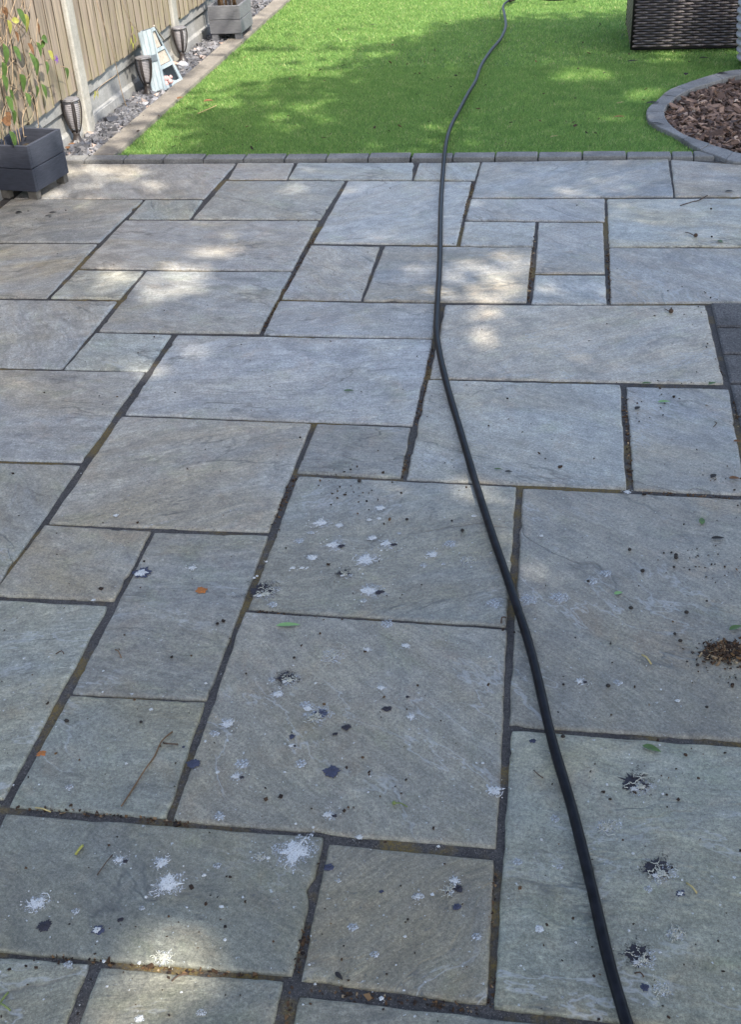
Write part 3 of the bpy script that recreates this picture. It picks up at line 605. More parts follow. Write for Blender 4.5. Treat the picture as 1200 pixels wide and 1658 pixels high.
# ------------------------------------------------------------------ pale blue tower ornament leaning by the fence
g = G(252, 150); orn = empty('wooden_ornament', (g[0], g[1], 0), R(14)); tag(orn, 'pale blue weathered wooden tower ornament with shelves, tilted against the fence', 'ornament')
# bottom rectangle then top rectangle; the front plank wall faces -Y, the open shelves face +X
def lerp3(a, b, t): return tuple(a[i]+(b[i]-a[i])*t for i in range(3))
B = [(-.020, 0, .004), (.045, .015, .004), (.150, .245, .004), (.06, .25, .004)]
T_ = [(-.055, .02, .335), (.020, .03, .352), (.030, .125, .345), (-.045, .12, .33)]
def face_slab(i, j, t0, t1, s0, s1, th, name, mat, parent=orn):
    a0, a1 = lerp3(B[i], B[j], s0), lerp3(B[i], B[j], s1); c0, c1 = lerp3(T_[i], T_[j], s0), lerp3(T_[i], T_[j], s1)
    p = [lerp3(a0, c0, t0), lerp3(a1, c1, t0), lerp3(a1, c1, t1), lerp3(a0, c0, t1)]
    n = (Vector(p[1])-Vector(p[0])).cross(Vector(p[3])-Vector(p[0])).normalized()*th
    q = [tuple(Vector(v)+n) for v in p]; mb = MB(); mb.hexa(p, q); return mb.build(name, mat, parent)
for s0, s1 in ((0, .32), (.34, .66), (.68, 1)): face_slab(0, 1, 0, 1, s0, s1, -.010 if s0 else -.011, 'front_plank', M['paint'])
face_slab(0, 1, .50, .60, -.03, 1.06, .006, 'painted_band', M['band'])
face_slab(1, 2, 0, 1, 0, .12, .008, 'side_rail', M['paint']); face_slab(1, 2, 0, 1, .88, 1, .008, 'side_rail', M['paint'])
for t0, t1 in ((0, .06), (.33, .39), (.62, .67), (.95, 1)): face_slab(1, 2, t0, t1, .121, .879, .009, 'shelf_rail', M['paint'])
face_slab(3, 2, 0, 1, 0, 1, .006, 'back_board', M['band']); face_slab(0, 3, 0, 1, 0, 1, .006, 'side_board', M['paint'])
face_slab(1, 2, .40, .61, .125, .875, .002, 'picture_panel', M['paint_cream']); face_slab(1, 2, .68, .94, .125, .72, .002, 'picture_panel', M['paint_cream'])
mb = MB(); mb.hexa(B, [lerp3(b, t, .03) for b, t in zip(B, T_)]); mb.build('base_board', M['paint'], orn)
mb = MB(); rr = random.Random(4)
for k in range(7):
    c = (.075+rr.uniform(-.02, .02), .12+rr.uniform(-.06, .06), .035+rr.uniform(-.01, .02)); r = rr.uniform(.012, .02)
    mb.lathe([(0, -r), (r*.7, -r*.6), (r, 0), (r*.6, r*.6), (0, r)], c, 10)
mb.build('shell_filling', M['shell'], orn, True)
mb = MB(); mb.tube([(.035, .14, .35), (.05, .23, .29), (.065, .33, .23)], .005, 6); mb.tube([(.0, .13, .33), (.05, .21, .26)], .004, 6); mb.build('prop_stick', M['paint_cream'], orn)

# larger loose stones at the foot of the torches
for i, (px, py, r, mt, lab) in enumerate(((296, 107, .034, 'chips', 'flat grey slate piece at the foot of the torch nearest the far planter'),
        (222, 162, .028, 'chips', 'rough grey slate lump left of the torch before the blue ornament'), (236, 170, .026, 'chips', 'pale slate lump just below the torch before the blue ornament'), (252, 163, .024, 'chips', 'small slate lump at the bottom corner of the blue ornament'))):
    g = G(px, py); mb = MB(); n = 9; rr = random.Random(i); ring = [(r*rr.uniform(.75, 1.15)*math.cos(2*math.pi*k/n), r*rr.uniform(.5, .8)*math.sin(2*math.pi*k/n)) for k in range(n)]
    vs = [(x, y, -.01) for x, y in ring]+[(x*1.05, y*1.05, r*.35) for x, y in ring]+[(x*.6, y*.6, r*rr.uniform(.6, .8)) for x, y in ring]
    mb.add(vs, [(j*n+k, j*n+(k+1) % n, (j+1)*n+(k+1) % n, (j+1)*n+k) for j in range(2) for k in range(n)]+[tuple(range(2*n, 3*n))])
    o = mb.build('slate_stone', M['urn' if i != 1 else 'planter_far'], loc=(g[0], g[1], .0)); tag(o, lab, 'stone', 'larger slate stones by the fence')

# ------------------------------------------------------------------ rattan sofa seen from behind, and the ribbed pot
sx0, sx1, sy0, sy1, sh = .43, 1.95, 7.60, 8.35, .66
sofa = empty('rattan_sofa', (sx0, sy0, 0)); tag(sofa, 'dark brown woven rattan sofa standing on the lawn with its back turned', 'sofa')
def weave(name, origin, ux, n_out, width, height, parent):
    V = []; F = []; T = []; ph = .015; nh = int(height/ph); pw = .052; nw = int(width/pw)+1; ux = Vector(ux); no = Vector(n_out); O = Vector(origin)
    for r in range(nh):
        z = .010+r*ph; tone = random.random()*.5
        seg = nw*6; prev = None
        for k in range(seg+1):
            x = min(width, k*pw/6); ph_ = math.pi*(x/pw+(r % 2)); bulge = .0045*math.cos(ph_); tw = ph*(.40+.06*math.cos(ph_))
            c = O+ux*x+no*(bulge+.006); V += [tuple(c+Vector((0, 0, z-tw))), tuple(c+Vector((0, 0, z))+no*.0025), tuple(c+Vector((0, 0, z+tw)))]
            if prev is not None:
                b = len(V)-6; F += [(b, b+3, b+4, b+1), (b+1, b+4, b+5, b+2)]; t = min(1, max(0, tone+random.random()*.25+(.25 if bulge > 0 else 0))); T += [t, t]  # outward bends toned lighter: highlights put into the strand colour
            prev = 1
    return big_mesh(name, np.array(V), np.array(F), M['rattan'], np.array(T), parent)
o = weave('woven_back', (0, 0, .02), (1, 0, 0), (0, -1, 0), sx1-sx0, sh-.03, sofa); o = weave('woven_side', (0, sy1-sy0, .02), (0, -1, 0), (-1, 0, 0), sy1-sy0, sh-.12, sofa)
mb = MB(); mb.box(((sx1-sx0)/2, .012, sh/2), (sx1-sx0-.01, .014, sh-.06)); mb.build('back_shell', M['rattan_in'], sofa)
mb = MB(); mb.box((.012, (sy1-sy0)/2+.012, sh/2-.06), (.014, sy1-sy0-.03, sh-.18)); mb.build('arm_shell', M['rattan_in'], sofa); mb = MB(); mb.box((sx1-sx0-.012, (sy1-sy0)/2+.012, sh/2-.06), (.014, sy1-sy0-.03, sh-.18)); mb.build('arm_shell', M['rattan_in'], sofa)
mb = MB(); mb.tube([(0, 0, .01), (0, 0, sh-.01), (0.0, .10, sh-.02), (0, sy1-sy0, sh-.13), (0, sy1-sy0, .01)], .012, 8); mb.tube([(0, 0, sh-.01), (sx1-sx0, 0, sh-.01)], .012, 8); mb.tube([(sx1-sx0, 0, .01), (sx1-sx0, 0, sh-.01), (sx1-sx0, sy1-sy0, sh-.13), (sx1-sx0, sy1-sy0, .01)], .012, 8)
mb.tube([(0, 0, .014), (sx1-sx0, 0, .014)], .008, 8); mb.build('frame', M['rattan_in'], sofa, True)
mb = MB(); mb.box(((sx1-sx0)/2, .42, .20), (sx1-sx0-.06, .62, .28)); mb.build('seat_base', M['rattan_in'], sofa)
mb = MB(); mb.box(((sx1-sx0)/2, .45, .40), (sx1-sx0-.08, .56, .11)); o = mb.build('seat_cushion', M['cushion'], sofa); b_ = o.modifiers.new('b', 'BEVEL'); b_.width = .03; b_.segments = 4
g = G(1232, 106); pot = empty('ribbed_pot', (g[0], g[1], 0)); tag(pot, 'pale grey ribbed pot standing in front of the sofa corner at the bed', 'plant pot')
prof = [(.10, -.01), (.105, .02)]
for k in range(9):
    z = .03+k*.042; r = .125+.030*math.sin(min(1, k/7)*1.6); prof += [(r, z), (r+.013, z+.012), (r+.014, z+.024), (r+.003, z+.036)]
prof += [(.158, .42), (.162, .435), (.150, .445), (.140, .43), (.135, .36)]
mb = MB(); mb.lathe(prof, n=48); mb.build('pot_wall', M['urn'], pot, True)
mb = MB(); mb.lathe([(0, .37), (.10, .372), (.137, .366)][::-1], n=30); mb.build('soil', M['soil'], pot)

# ------------------------------------------------------------------ the hose
HP = [(1020,1700),(1013,1658),(985,1560),(955,1430),(925,1310),(893,1200),(860,1060),(828,960),(797,870),(770,785),(745,700),(722,620),(708,550),(708.5,500),(711.5,450),(713,400),(714,340),(717,290),(722,245),(730,215),(745,185),(758,160),(770,140),(779,115),(794,91),(811,70),(819,50),(817,30),(815,17),(822,9),(834,4)]
P2 = [G(*p) for p in HP]; P3 = [(p[0], p[1], .0102 if p[1] < 5.3 else .028) for p in P2]; P3[0] = (2*P3[1][0]-P3[2][0], 2*P3[1][1]-P3[2][1], .0102); P3.insert(0, (P3[0][0]+.06, P3[0][1]-.5, .0102))
pl_ = [G(*p) for p in ((834,4),(848,1),(862,3),(880,5.5),(905,6),(930,3),(936,1),(925,-3),(890,-6),(850,-5))]; P3 += [(p[0], p[1], .028) for p in pl_[1:]]
path = smooth_path(P3, .025); d = np.linalg.norm(path[:, :2], axis=1)
mb = MB(); mb.tube(path, [.0098+.0002*math.sin(i*.9) if p[1] < 8.9 else .0078 for i, p in enumerate(path)], 14)
hose = mb.build('garden_hose', M['hose'], smooth=True); tag(hose, 'long black rubber hose running from the near slabs up over the lawn', 'hose')
mb = MB(); q = [G(833, 6), G(837, 3)]; i = len(path)//2
a, b = G(826, 7), G(838, 2); mb.tube([(a[0], a[1], .032), (b[0], b[1], .032)], .018, 12)
for p in (a, (a+b)/2, b): mb.tube([(p[0]-.004, p[1]-.002, .032), (p[0]+.004, p[1]+.002, .032)], .021, 12)
o = mb.build('hose_connector', M['torch'], smooth=True); o.parent = hose

# ------------------------------------------------------------------ plants
def leaf_mb(mb, base, direction, L, W, up=(0, 0, 1), mi=0, curl=.25):
    d = Vector(direction).normalized(); s = d.cross(Vector(up));
    if s.length < 1e-3: s = Vector((1, 0, 0))
    s.normalize(); n = s.cross(d); b = len(mb.v); base = Vector(base); N = 6
    for k in range(N+1):
        t = k/N; w = W/2*(math.sin(math.pi*min(1, t**.75*.98+.01))**.9 if k < N else 0.02); c = base+d*(L*t)-n*(curl*L*t*t)
        mb.v += [tuple(c-s*w+n*w*.3), tuple(c), tuple(c+s*w+n*w*.3)]
    for k in range(N):
        for j in range(2): mb.f.append((b+k*3+j, b+k*3+j+1, b+(k+1)*3+j+1, b+(k+1)*3+j)); mb.m.append(mi)
rp = random.Random(8)
def px3(px, py, X): return tuple(onX(px, py, X))
climber = empty('climbing_plant', (-2.45, 4.93, .15)); tag(climber, 'straggly climber with bare stems, drooping leaves and a purple flower in the near planter', 'climbing plant')
cl = Vector((-2.45, 4.93, .15))
def lp(p): return tuple(Vector(p)-cl)
mb = MB()
stems = [[(20,232),(14,190),(6,130),(10,60),(5,0),(8,-80)],[(30,235),(22,200),(8,160),(2,110),(18,60),(40,-10)],[(33,230),(26,195),(16,165),(20,120),(15,60),(0,20)],[(8,240),(2,205),(-5,170),(0,120)],[(38,222),(36,190),(45,165),(36,150),(20,140),(5,135)],[(62,205),(59,180),(56,160),(47,150),(32,160)],
 [(62,205),(50,218),(38,222)],[(5,8),(20,30),(38,45),(50,62),(58,73),(70,90),(73,100)],[(0,28),(22,38),(34,48),(42,60)],[(50,62),(48,80),(46,95)],[(58,73),(66,66),(72,64)],[(0,60),(8,80),(18,95),(30,108),(40,120),(42,128),(48,118)],[(73,100),(84,94),(92,94)],[(97,108),(104,108),(110,112)],[(30,108),(33,125),(31,135)],[(56,105),(60,130),(62,145),(59,180)],[(0,90),(12,110),(6,140),(12,165)],[(24,0),(16,30),(24,53),(22,80)],[(60,30),(59,48),(58,73)],[(10,0),(6,30),(12,45)],[(0,200),(12,180),(18,170),(30,175)]]
for s in stems:
    X = -2.43-rp.random()*.06; pp = smooth_path([px3(p[0], p[1], X) for p in s], .02); mb.tube([lp(p) for p in pp], [.0021*(1-.4*k/len(pp)) for k in range(len(pp))], 5)
for _ in range(26):
    x = rp.uniform(-30, 45); y = rp.uniform(0, 215); s = [(x, y)]
    for k in range(4): s.append((s[-1][0]+rp.uniform(-10, 12), s[-1][1]-rp.uniform(6, 24)))
    X = -2.42-rp.random()*.08; mb.tube([lp(p) for p in smooth_path([px3(*p, X) for p in s], .02)], .0014, 4)
mb.build('stem', M['stem'], climber, True)
LV = [(36,22,.07,.045,'leaf_yellow',(0,.2,-1)),(11,32,.05,.03,'leaf_yellow',(0,.1,-1)),(46,85,.085,.032,'leaf',(0,.15,-1)),(55,92,.085,.03,'leaf',(0,.25,-1)),(31,120,.07,.05,'leaf',(0,.2,-1)),(58,138,.05,.025,'leaf',(0,.0,-1)),(66,136,.06,.03,'leaf',(0,.2,-1)),(104,110,.055,.035,'leaf',(0,.35,-1)),(77,82,.045,.03,'leaf_yellow',(0,.4,-1)),(73,98,.05,.025,'leaf',(0,-.3,-1)),(66,62,.06,.028,'leaf',(0,.9,-.3)),(58,68,.06,.03,'leaf',(0,.2,-1)),(44,18,.06,.014,'leaf_dark',(0,.6,-1)),(2,122,.06,.04,'leaf',(0,.2,-1)),(8,156,.065,.04,'leaf',(0,.3,-1)),(14,145,.05,.025,'leaf',(0,.4,-1)),(60,36,.05,.018,'leaf_brown',(0,.1,-1)),(5,12,.05,.03,'leaf_brown',(0,.5,-1)),(24,50,.04,.02,'leaf_brown',(0,0,-1)),(8,182,.05,.04,'leaf_brown',(0,.3,-1)),(2,195,.05,.03,'leaf_brown',(0,.8,-.4)),(44,70,.05,.025,'leaf_brown',(0,.4,-1)),(3,20,.04,.03,'leaf_brown',(0,.8,.2)),(70,64,.04,.02,'leaf',(0,-.6,-.6)),(18,33,.05,.02,'leaf_yellow',(0,1,-.2))]
for (x, y, W_) in ((20,75,.035),(4,70,.04),(40,150,.035),(18,178,.04),(26,14,.04),(2,100,.04),(14,212,.035)):
    LV.append((x, y, W_*rp.uniform(1.5, 2.0), W_, rp.choice(['leaf', 'leaf', 'leaf_yellow']), (0, rp.uniform(-.5, .6), -1)))
for (x, y, L, W, m, d) in LV:
    mb = MB(); leaf_mb(mb, lp(px3(x, y, -2.425)), (rp.uniform(-.1, .3), d[1], d[2]), L*1.25, W*1.4, up=(1, 0, .2), curl=rp.uniform(-.1, .3)); mb.build('leaf', M[m], climber, True)
mb = MB(); c = lp(px3(91, 96, -2.42))
for k in range(6):
    a = k*1.05; leaf_mb(mb, c, (.2, math.cos(a), math.sin(a)), .024, .008, up=(1, 0, 0))
mb.build('flower', M['petal'], climber, True)
tuft = empty('moss_tuft', (-2.44, 4.93, .16)); tag(tuft, 'yellow-green moss tuft growing inside the near planter', 'plant')
mb = MB()
for _ in range(160):
    a = rp.uniform(0, 6.28); r = .045*rp.random()**.5; leaf_mb(mb, (r*math.cos(a), r*math.sin(a), 0), (rp.uniform(-.6, .6), rp.uniform(-.6, .6), 1), rp.uniform(.02, .05), .007)
mb.build('frond', M['moss'], tuft)
# thin climber shoots hanging down in front of the second panel
sh1 = MB(); pp = smooth_path([px3(*p, -2.47) for p in ((150,-60),(156,0),(163,25),(178,70),(187,105),(197,150),(208,182),(220,200))], .02); sh1.tube(pp, .0021, 5)
pp = smooth_path([px3(*p, -2.46) for p in ((187,122),(172,132),(160,142),(152,156))], .02); sh1.tube(pp, .0019, 5)
o = sh1.build('climber_shoot', M['stem'], smooth=True); tag(o, 'long thin straw-coloured shoot hanging in front of the fence behind the lawn corner', 'shoot')
for k in range(5):
    mb = MB(); leaf_mb(mb, px3(154+rp.uniform(-4, 4), 148+rp.uniform(-3, 5), -2.45), (.2, rp.uniform(-1, 1), -1), .035, .012, up=(1, 0, 0)); mb.build('leaf', M['leaf_yellow'], o, True)
sh2 = MB(); sh2.tube(smooth_path([px3(*p, -2.47) for p in ((190,-40),(198,5),(208,30),(214,40),(222,48),(232,56))], .02), .0019, 5); sh2.tube(smooth_path([px3(*p, -2.47) for p in ((211,36),(214,50),(211,62))], .02), .0016, 5)
o = sh2.build('climber_shoot', M['stem'], smooth=True); tag(o, 'short shoot with yellow-green leaves dangling above the pale blue ornament', 'shoot')
for (x, y) in ((212,42),(215,55),(211,60),(218,58),(213,68)):
    mb = MB(); leaf_mb(mb, px3(x, y, -2.45), (.2, rp.uniform(-.8, .8), -1), .045, .022, up=(1, 0, 0)); mb.build('leaf', M['leaf_yellow'], o, True)
fp = empty('dry_shrub', (-2.34, 8.3, .18)); tag(fp, 'brown bare stems growing out of the far grey planter', 'shrub')
mb = MB()
for k in range(11):
    x, y = rp.uniform(-.08, .07), rp.uniform(-.1, .12); mb.tube([(x, y, 0), (x*1.15+rp.uniform(-.02, .02), y+rp.uniform(-.02, .02), .15), (x*1.6+rp.uniform(-.03, .03), y*1.4, .5)], rp.uniform(.004, .009), 6)
mb.build('stem', M['stem_brown'], fp, True)
mb = MB()
for k in range(60): leaf_mb(mb, (rp.uniform(-.15, .15), rp.uniform(-.15, .15), rp.uniform(.2, .6)), (rp.uniform(-1, 1), rp.uniform(-1, 1), rp.uniform(-1, .6)), .04, .02)
mb.build('foliage', M['leaf_brown'], fp, True)
mb = MB()
# fallen terracotta-coloured leaves under the torches
def fallen(px, py, L, ang, m, label, W=.5, z=.002, cat='leaf', curl=-.25, name='fallen_leaf', group='fallen leaves lying about'):
    g = G(px, py); mb = MB(); d = (math.cos(ang), math.sin(ang), .12); leaf_mb(mb, (-d[0]*L/2, -d[1]*L/2, .0), d, L, L*W, curl=-curl*.4)
    zmin = min(v[2] for v in mb.v); mb.v = [(a, b, c-zmin+.0006) for a, b, c in mb.v]
    o = mb.build(name, M[m], smooth=True, loc=(g[0], g[1], z)); tag(o, label, cat, group); return o

# ------------------------------------------------------------------ droppings
def splat_poly(mb, cx, cy, r, spikes, seed, z, mi=0, asp=1.0, rot=0.0):
    rr = random.Random(seed); n = max(22, int(56*min(1, r/.008))); b = len(mb.v); ca, sa = math.cos(rot), math.sin(rot)
    sp = [(rr.uniform(0, 6.283), rr.uniform(.35, 1.0)*spikes, rr.uniform(.06, .13)) for _ in range(int(4+spikes*6))]
    ring = []
    for k in range(n):
        a = 2*math.pi*k/n; q = .72+.30*mnoise.noise(Vector((math.cos(a)*1.4+seed*3.1, math.sin(a)*1.4, 0)))+.24*mnoise.noise(Vector((math.cos(a)*4+seed, math.sin(a)*4, 5)))+.22*mnoise.noise(Vector((math.cos(a)*11+seed, math.sin(a)*11, 8)))
        for (sa_, h, w) in sp:
            dd = abs((a-sa_+math.pi) % (2*math.pi)-math.pi); q += h*max(0, 1-dd/w)
        x, y = r*q*math.cos(a), r*q*math.sin(a)*asp; ring.append((x*ca-y*sa, x*sa+y*ca))
    for x, y in ring: mb.v.append((cx+x, cy+y, z))
    for x, y in ring: mb.v.append((cx+x*.8, cy+y*.8, z+.0009))
    for x, y in ring: mb.v.append((cx+x*.35, cy+y*.35, z+.0014+rr.uniform(-.0003, .0006)))
    mb.v.append((cx, cy, z+.0013))
    for j in range(2):
        for k in range(n): mb.f.append((b+j*n+k, b+j*n+(k+1) % n, b+(j+1)*n+(k+1) % n, b+(j+1)*n+k)); mb.m.append(mi)
    for k in range(n): mb.f.append((b+2*n+k, b+2*n+(k+1) % n, b+3*n)); mb.m.append(mi)
def strands(mb, cx, cy, r, n, seed, mi, rad=.0011, z=.0018):
    rr = random.Random(seed); n = int(n*1.8); rad = rad*.62
    for _ in range(n):
        a = rr.uniform(0, 6.28); x, y = cx+rr.gauss(0, .35)*r, cy+rr.gauss(0, .35)*r; pts = [(x, y, z+rr.uniform(0, .003))]; st = r*rr.uniform(.06, .15)
        for k in range(rr.randint(3, 7)):
            a += rr.uniform(-1.1, 1.1); x += math.cos(a)*st; y += math.sin(a)*st; pts.append((x, y, max(.0010, z+rr.uniform(-.001, .003))))
        mb.tube(pts, [rad*rr.uniform(.6, 1.3) for _ in pts], 5, mi)
SMALL = []
def dropping(px, py, rpx, kind, label=None, seed=None, asp=.85, rot=0.4):
    g = G(px, py); r = rpx*1.12*mpp(px, py); seed = seed or int(px*7+py); rr = random.Random(seed); mb = MB()
    mats = [M['white'], M['chalk'], M['cream'], M['black'], M['navy'], M['rust'], M['halo_white'], M['halo_dark']]; z = .0012
    if kind in ('white', 'star', 'half', 'cream', 'mixed', 'navymixed', 'spider') and rpx > 5: splat_poly(mb, 0, 0, r*1.35, .5, seed+9, .0007, 7 if kind == 'mixed' else 6, asp, rot)
    if kind == 'mixed': splat_poly(mb, r*.3, -r*.2, r*1.0, .5, seed+19, .0010, 6, asp, rot)
    if kind == 'chalk': splat_poly(mb, 0, 0, r*1.2, .2, seed+9, .0007, 6, asp, rot)
    if kind == 'white': splat_poly(mb, 0, 0, r, .35, seed, z, 0, asp, rot)
    elif kind == 'star': splat_poly(mb, 0, 0, r*.82, .6, seed, z, 0, asp, rot); strands(mb, 0, 0, r*1.3, 3, seed, 0, .0012, .001)
    elif kind == 'chalk': splat_poly(mb, 0, 0, r, .12, seed, z, 1, asp, rot)
    elif kind == 'cream': splat_poly(mb, 0, 0, r*.6, .7, seed, z, 2, asp, rot); strands(mb, 0, 0, r, 12, seed, 2, .0011)
    elif kind == 'spider': splat_poly(mb, 0, 0, r*.35, .9, seed, z, 2, asp, rot); strands(mb, 0, 0, r*1.2, 9, seed, 2, .0009)
    elif kind == 'black': splat_poly(mb, 0, 0, r, .25, seed, z, 3, asp, rot)
    elif kind == 'navy': splat_poly(mb, 0, 0, r, .12, seed, z, 4, asp, rot)
    elif kind == 'rust': splat_poly(mb, 0, 0, r, .2, seed, .0008, 5, asp, rot); mb.v = [(a, b, min(c, .0013)) for a, b, c in mb.v]
    elif kind == 'half': splat_poly(mb, -r*.35, 0, r*.7, .7, seed, z, 0, asp, rot); splat_poly(mb, r*.55, -r*.15, r*.5, .3, seed+1, z+.0006, 3, .7, rot)
    elif kind == 'navywhite': splat_poly(mb, 0, 0, r, .1, seed, z, 4, asp, rot); splat_poly(mb, -r*.1, -r*.1, r*.6, .4, seed+2, z+.0013, 0, asp, rot)
    elif kind == 'mixed':
        splat_poly(mb, -r*.1, r*.05, r*.80, .5, seed, z, 3, asp, rot); splat_poly(mb, r*.35, -r*.2, r*.38, .5, seed+3, z+.0008, 3, asp, rot); splat_poly(mb, r*.25, -r*.3, r*.30, .9, seed+4, z+.0018, 2, asp, rot); splat_poly(mb, -r*.1, -r*.5, r*.22, .9, seed+5, z+.0016, 0, asp, rot); strands(mb, r*.1, -r*.1, r*.7, 8, seed, 2, .0013, .0028); strands(mb, 0, 0, r*.7, 4, seed+5, 3, .0012, .0022)
    elif kind == 'navymixed':
        splat_poly(mb, r*.1, r*.1, r*.7, .2, seed, z, 4, asp, rot); splat_poly(mb, -r*.9, r*.5, r*.4, .4, seed+3, z, 0, asp, rot); strands(mb, -r*.3, -r*.5, r*.8, 14, seed, 2, .0012, .0022)
    for _ in range(rr.randint(1, 5) if kind in ('star', 'white', 'half', 'mixed', 'cream') else 0):
        a = rr.uniform(0, 6.28); q = r*rr.uniform(1.15, 1.8); splat_poly(mb, q*math.cos(a), q*math.sin(a), r*rr.uniform(.06, .14), .2, rr.randint(1, 999), z, 0 if kind != 'cream' else 2)
    o = mb.build('bird_dropping', mats, loc=(g[0], g[1], 0))
    if kind == 'rust': o.name = 'rust_stain'; tag(o, label, 'stain', 'rust stains on the slabs')
    elif label: tag(o, label, 'bird dropping', 'bird droppings on the slabs')
    else:
        SMALL.append((o, {'white': ('tiny white dropping spots', 'bird dropping'), 'chalk': ('tiny faded dropping spots', 'bird dropping'), 'black': ('tiny black dropping spots', 'bird dropping'), 'navy': ('tiny black dropping spots', 'bird dropping')}[kind], px, py))
        lab = {'white': 'tiny plain white bird dropping spot on the stone slabs', 'chalk': 'tiny faded grey-white bird dropping spot on the stone slabs', 'black': 'tiny black spot of dried bird dropping on the stone slabs', 'navy': 'tiny black spot of dried bird dropping on the stone slabs'}[kind]
        tag(o, lab, 'bird dropping', 'tiny '+('black' if kind in ('black', 'navy') else 'faded' if kind == 'chalk' else 'white')+' dropping spots')
    return o
D = dropping
# slab left of the hose, in the middle of the picture
D(520,847,13,'star','star-shaped white dropping, upper left on the slab above the largest one')
D(615,823,9,'white','white dropping nearest the top edge of its slab, just left of the hose')
D(614,840,5,'white'); D(598,842,5,'white'); D(549,851,6.5,'white','small round white dropping right beside the star-shaped one')
D(503,863,6,'chalk'); D(485,876,9,'chalk','faint chalky dropping near the mossy joint left of the star-shaped one')
D(545,883,14,'half','white dropping with a black end, second row on the slab above the largest one')
D(603,871,7.5,'white','oval clean white dropping above the big dripping splash')
D(630,881,13,'half','white dropping with a dark curl to the right of the oval white one')
D(506,903,9,'white','compact white dropping at the left of the big dripping splash')
D(592,907,18,'star','big white splash with drips in the middle of its slab'); D(474,920,5,'white'); D(489,920,4.5,'white'); D(431,910,3,'white'); D(646,864,4,'chalk')
D(701,898,11,'star','spiky white dropping alone at the right, near the hose'); D(686,916,6,'chalk'); D(730,881,12,'chalk','long thin faded dropping close to the hose'); D(768,836,5,'white'); D(718,914,4,'chalk')
D(557,929,13,'mixed','curly dark and cream dropping below the big dripping splash'); D(604,957,19,'half','white forked dropping with a dark core beside the lower joint'); D(589,973,6,'chalk')
D(425,957,25,'mixed','large clump of curly dark droppings lying across the joint crossing'); D(442,979,9,'chalk','faint patch under the curly clump at the joint crossing')
D(757,908,12,'spider','thin ring-shaped whitish dropping by the hose'); D(801,977,15,'chalk','wide faded blotch touching the hose at the joint')
D(905,968,17,'chalk','faded oval blotch right of the hose on the big right slab'); D(960,942,12,'chalk','faint blotch lying in the middle of the big right slab'); D(982,929,12,'chalk','faint blotch up and right of a similar one on the big right slab'); D(855,972,17,'chalk','faint smear just right of the hose beside the wide blotch')
D(230,928,17,'navywhite','dark oval dropping with white centre touching a joint on the left'); D(311,920,7,'star','small spiky white dropping above the larger rust stain')
D(326,956,11,'rust','bright orange rust stain, the larger of two'); D(67,1220,9,'rust','small orange rust stain at the joint near the left border')
# the largest slab
D(465,1098,19,'mixed','dark dropping with cream curls at the upper left of the largest slab'); D(440,1101,7,'chalk'); D(450,1124,10,'star','crumbly white dropping just below the curly dark one')
D(541,1062,16,'spider','spidery cream dropping with long legs'); D(595,1052,6,'star','little white burst right of the spidery cream dropping'); D(657,1046,7,'white','small white dropping at the upper right of the largest slab'); D(628,1011,12,'chalk','chalky patch against the top joint of the largest slab')
D(617,1114,6.5,'white','single white dropping below the little white burst'); D(516,1157,20,'navymixed','violet-black dropping with cream strands at its foot'); D(495,1142,10,'chalk','greyish white dropping touching the violet one with strands')
D(538,1249,16,'navy','plain violet-blue round dropping low on the largest slab'); D(561,1178,9,'black','black elongated dropping right of the cream strands'); D(543,1189,5,'black'); D(473,1193,6.5,'navy','small dark dropping above a dark-and-white one'); D(474,1208,6,'half','small dark-and-white dropping under the small dark one')
D(627,1148,9,'black','thin black crescent in the middle of the largest slab'); D(660,1129,4,'black'); D(665,1161,7,'white','white dropping right of the black crescent'); D(487,1237,10,'chalk','chalky round patch left of the violet-blue dropping')
D(368,1172,13,'star','flaky white dropping near the left joint of the largest slab'); D(347,1188,9,'chalk','chalky patch just below the flaky white one'); D(393,1237,13,'chalk','broad bluish chalky dropping above a small black lump'); D(386,1258,10,'half','small black lump with white tail on the largest slab')
D(355,1322,10,'chalk','bluish chalky dropping by the lower left joint of the largest slab'); D(313,1237,13,'navy','violet-blue dropping lying across the left joint'); D(800,1280,14,'star','white splash lying across the joint near the hose'); D(535,1320,11,'half','grey-white and dark dropping near the bottom of the largest slab'); D(600,1258,2.5,'white'); D(461,1251,3,'white'); D(333,1107,3,'white'); D(511,1107,3,'white'); D(297,1210,3,'navy')
D(112,1275,7,'chalk','small whitish mark at the foot of the slab with the dead stalk'); D(204,1237,3,'white'); D(244,1149,4,'white'); D(151,972,4,'white')
# near left slab
D(262,1397,13,'star','compact white splash, the upper of a pair at the bottom left'); D(272,1433,23,'star','large ragged white splash, the lower of a pair at the bottom left'); D(60,1463,18,'star','white crumbly splash nearest the left border'); D(72,1500,14,'black','black smear below the crumbly splash by the left border')
D(159,1506,12,'navywhite','dark dropping with a pale blue centre at the bottom left'); D(195,1490,6,'black','small black crumb right of the dark pale-centred dropping'); D(122,1476,7,'chalk'); D(197,1393,11,'half','small dark and cream curl above the ragged splash'); D(352,1402,7,'chalk'); D(229,1471,5,'chalk'); D(330,1418,4,'white')
D(266,1551,14,'cream','cream and brown dropping in the sunlit patch at the joint'); D(478,1379,31,'star','biggest white splash with long tendrils at the slab corner'); D(420,1388,10,'spider','thin white tendril splash left of the biggest splash')
D(533,1405,10,'navy','dark blotch just right of the joint under the biggest splash'); D(548,1427,5,'chalk'); D(571,1502,10,'chalk','pale chalky dropping in the middle of the small near slab'); D(607,1546,8,'chalk','pale dropping low on the small near slab'); D(677,1452,8,'star','white burst in the middle of the small near slab')
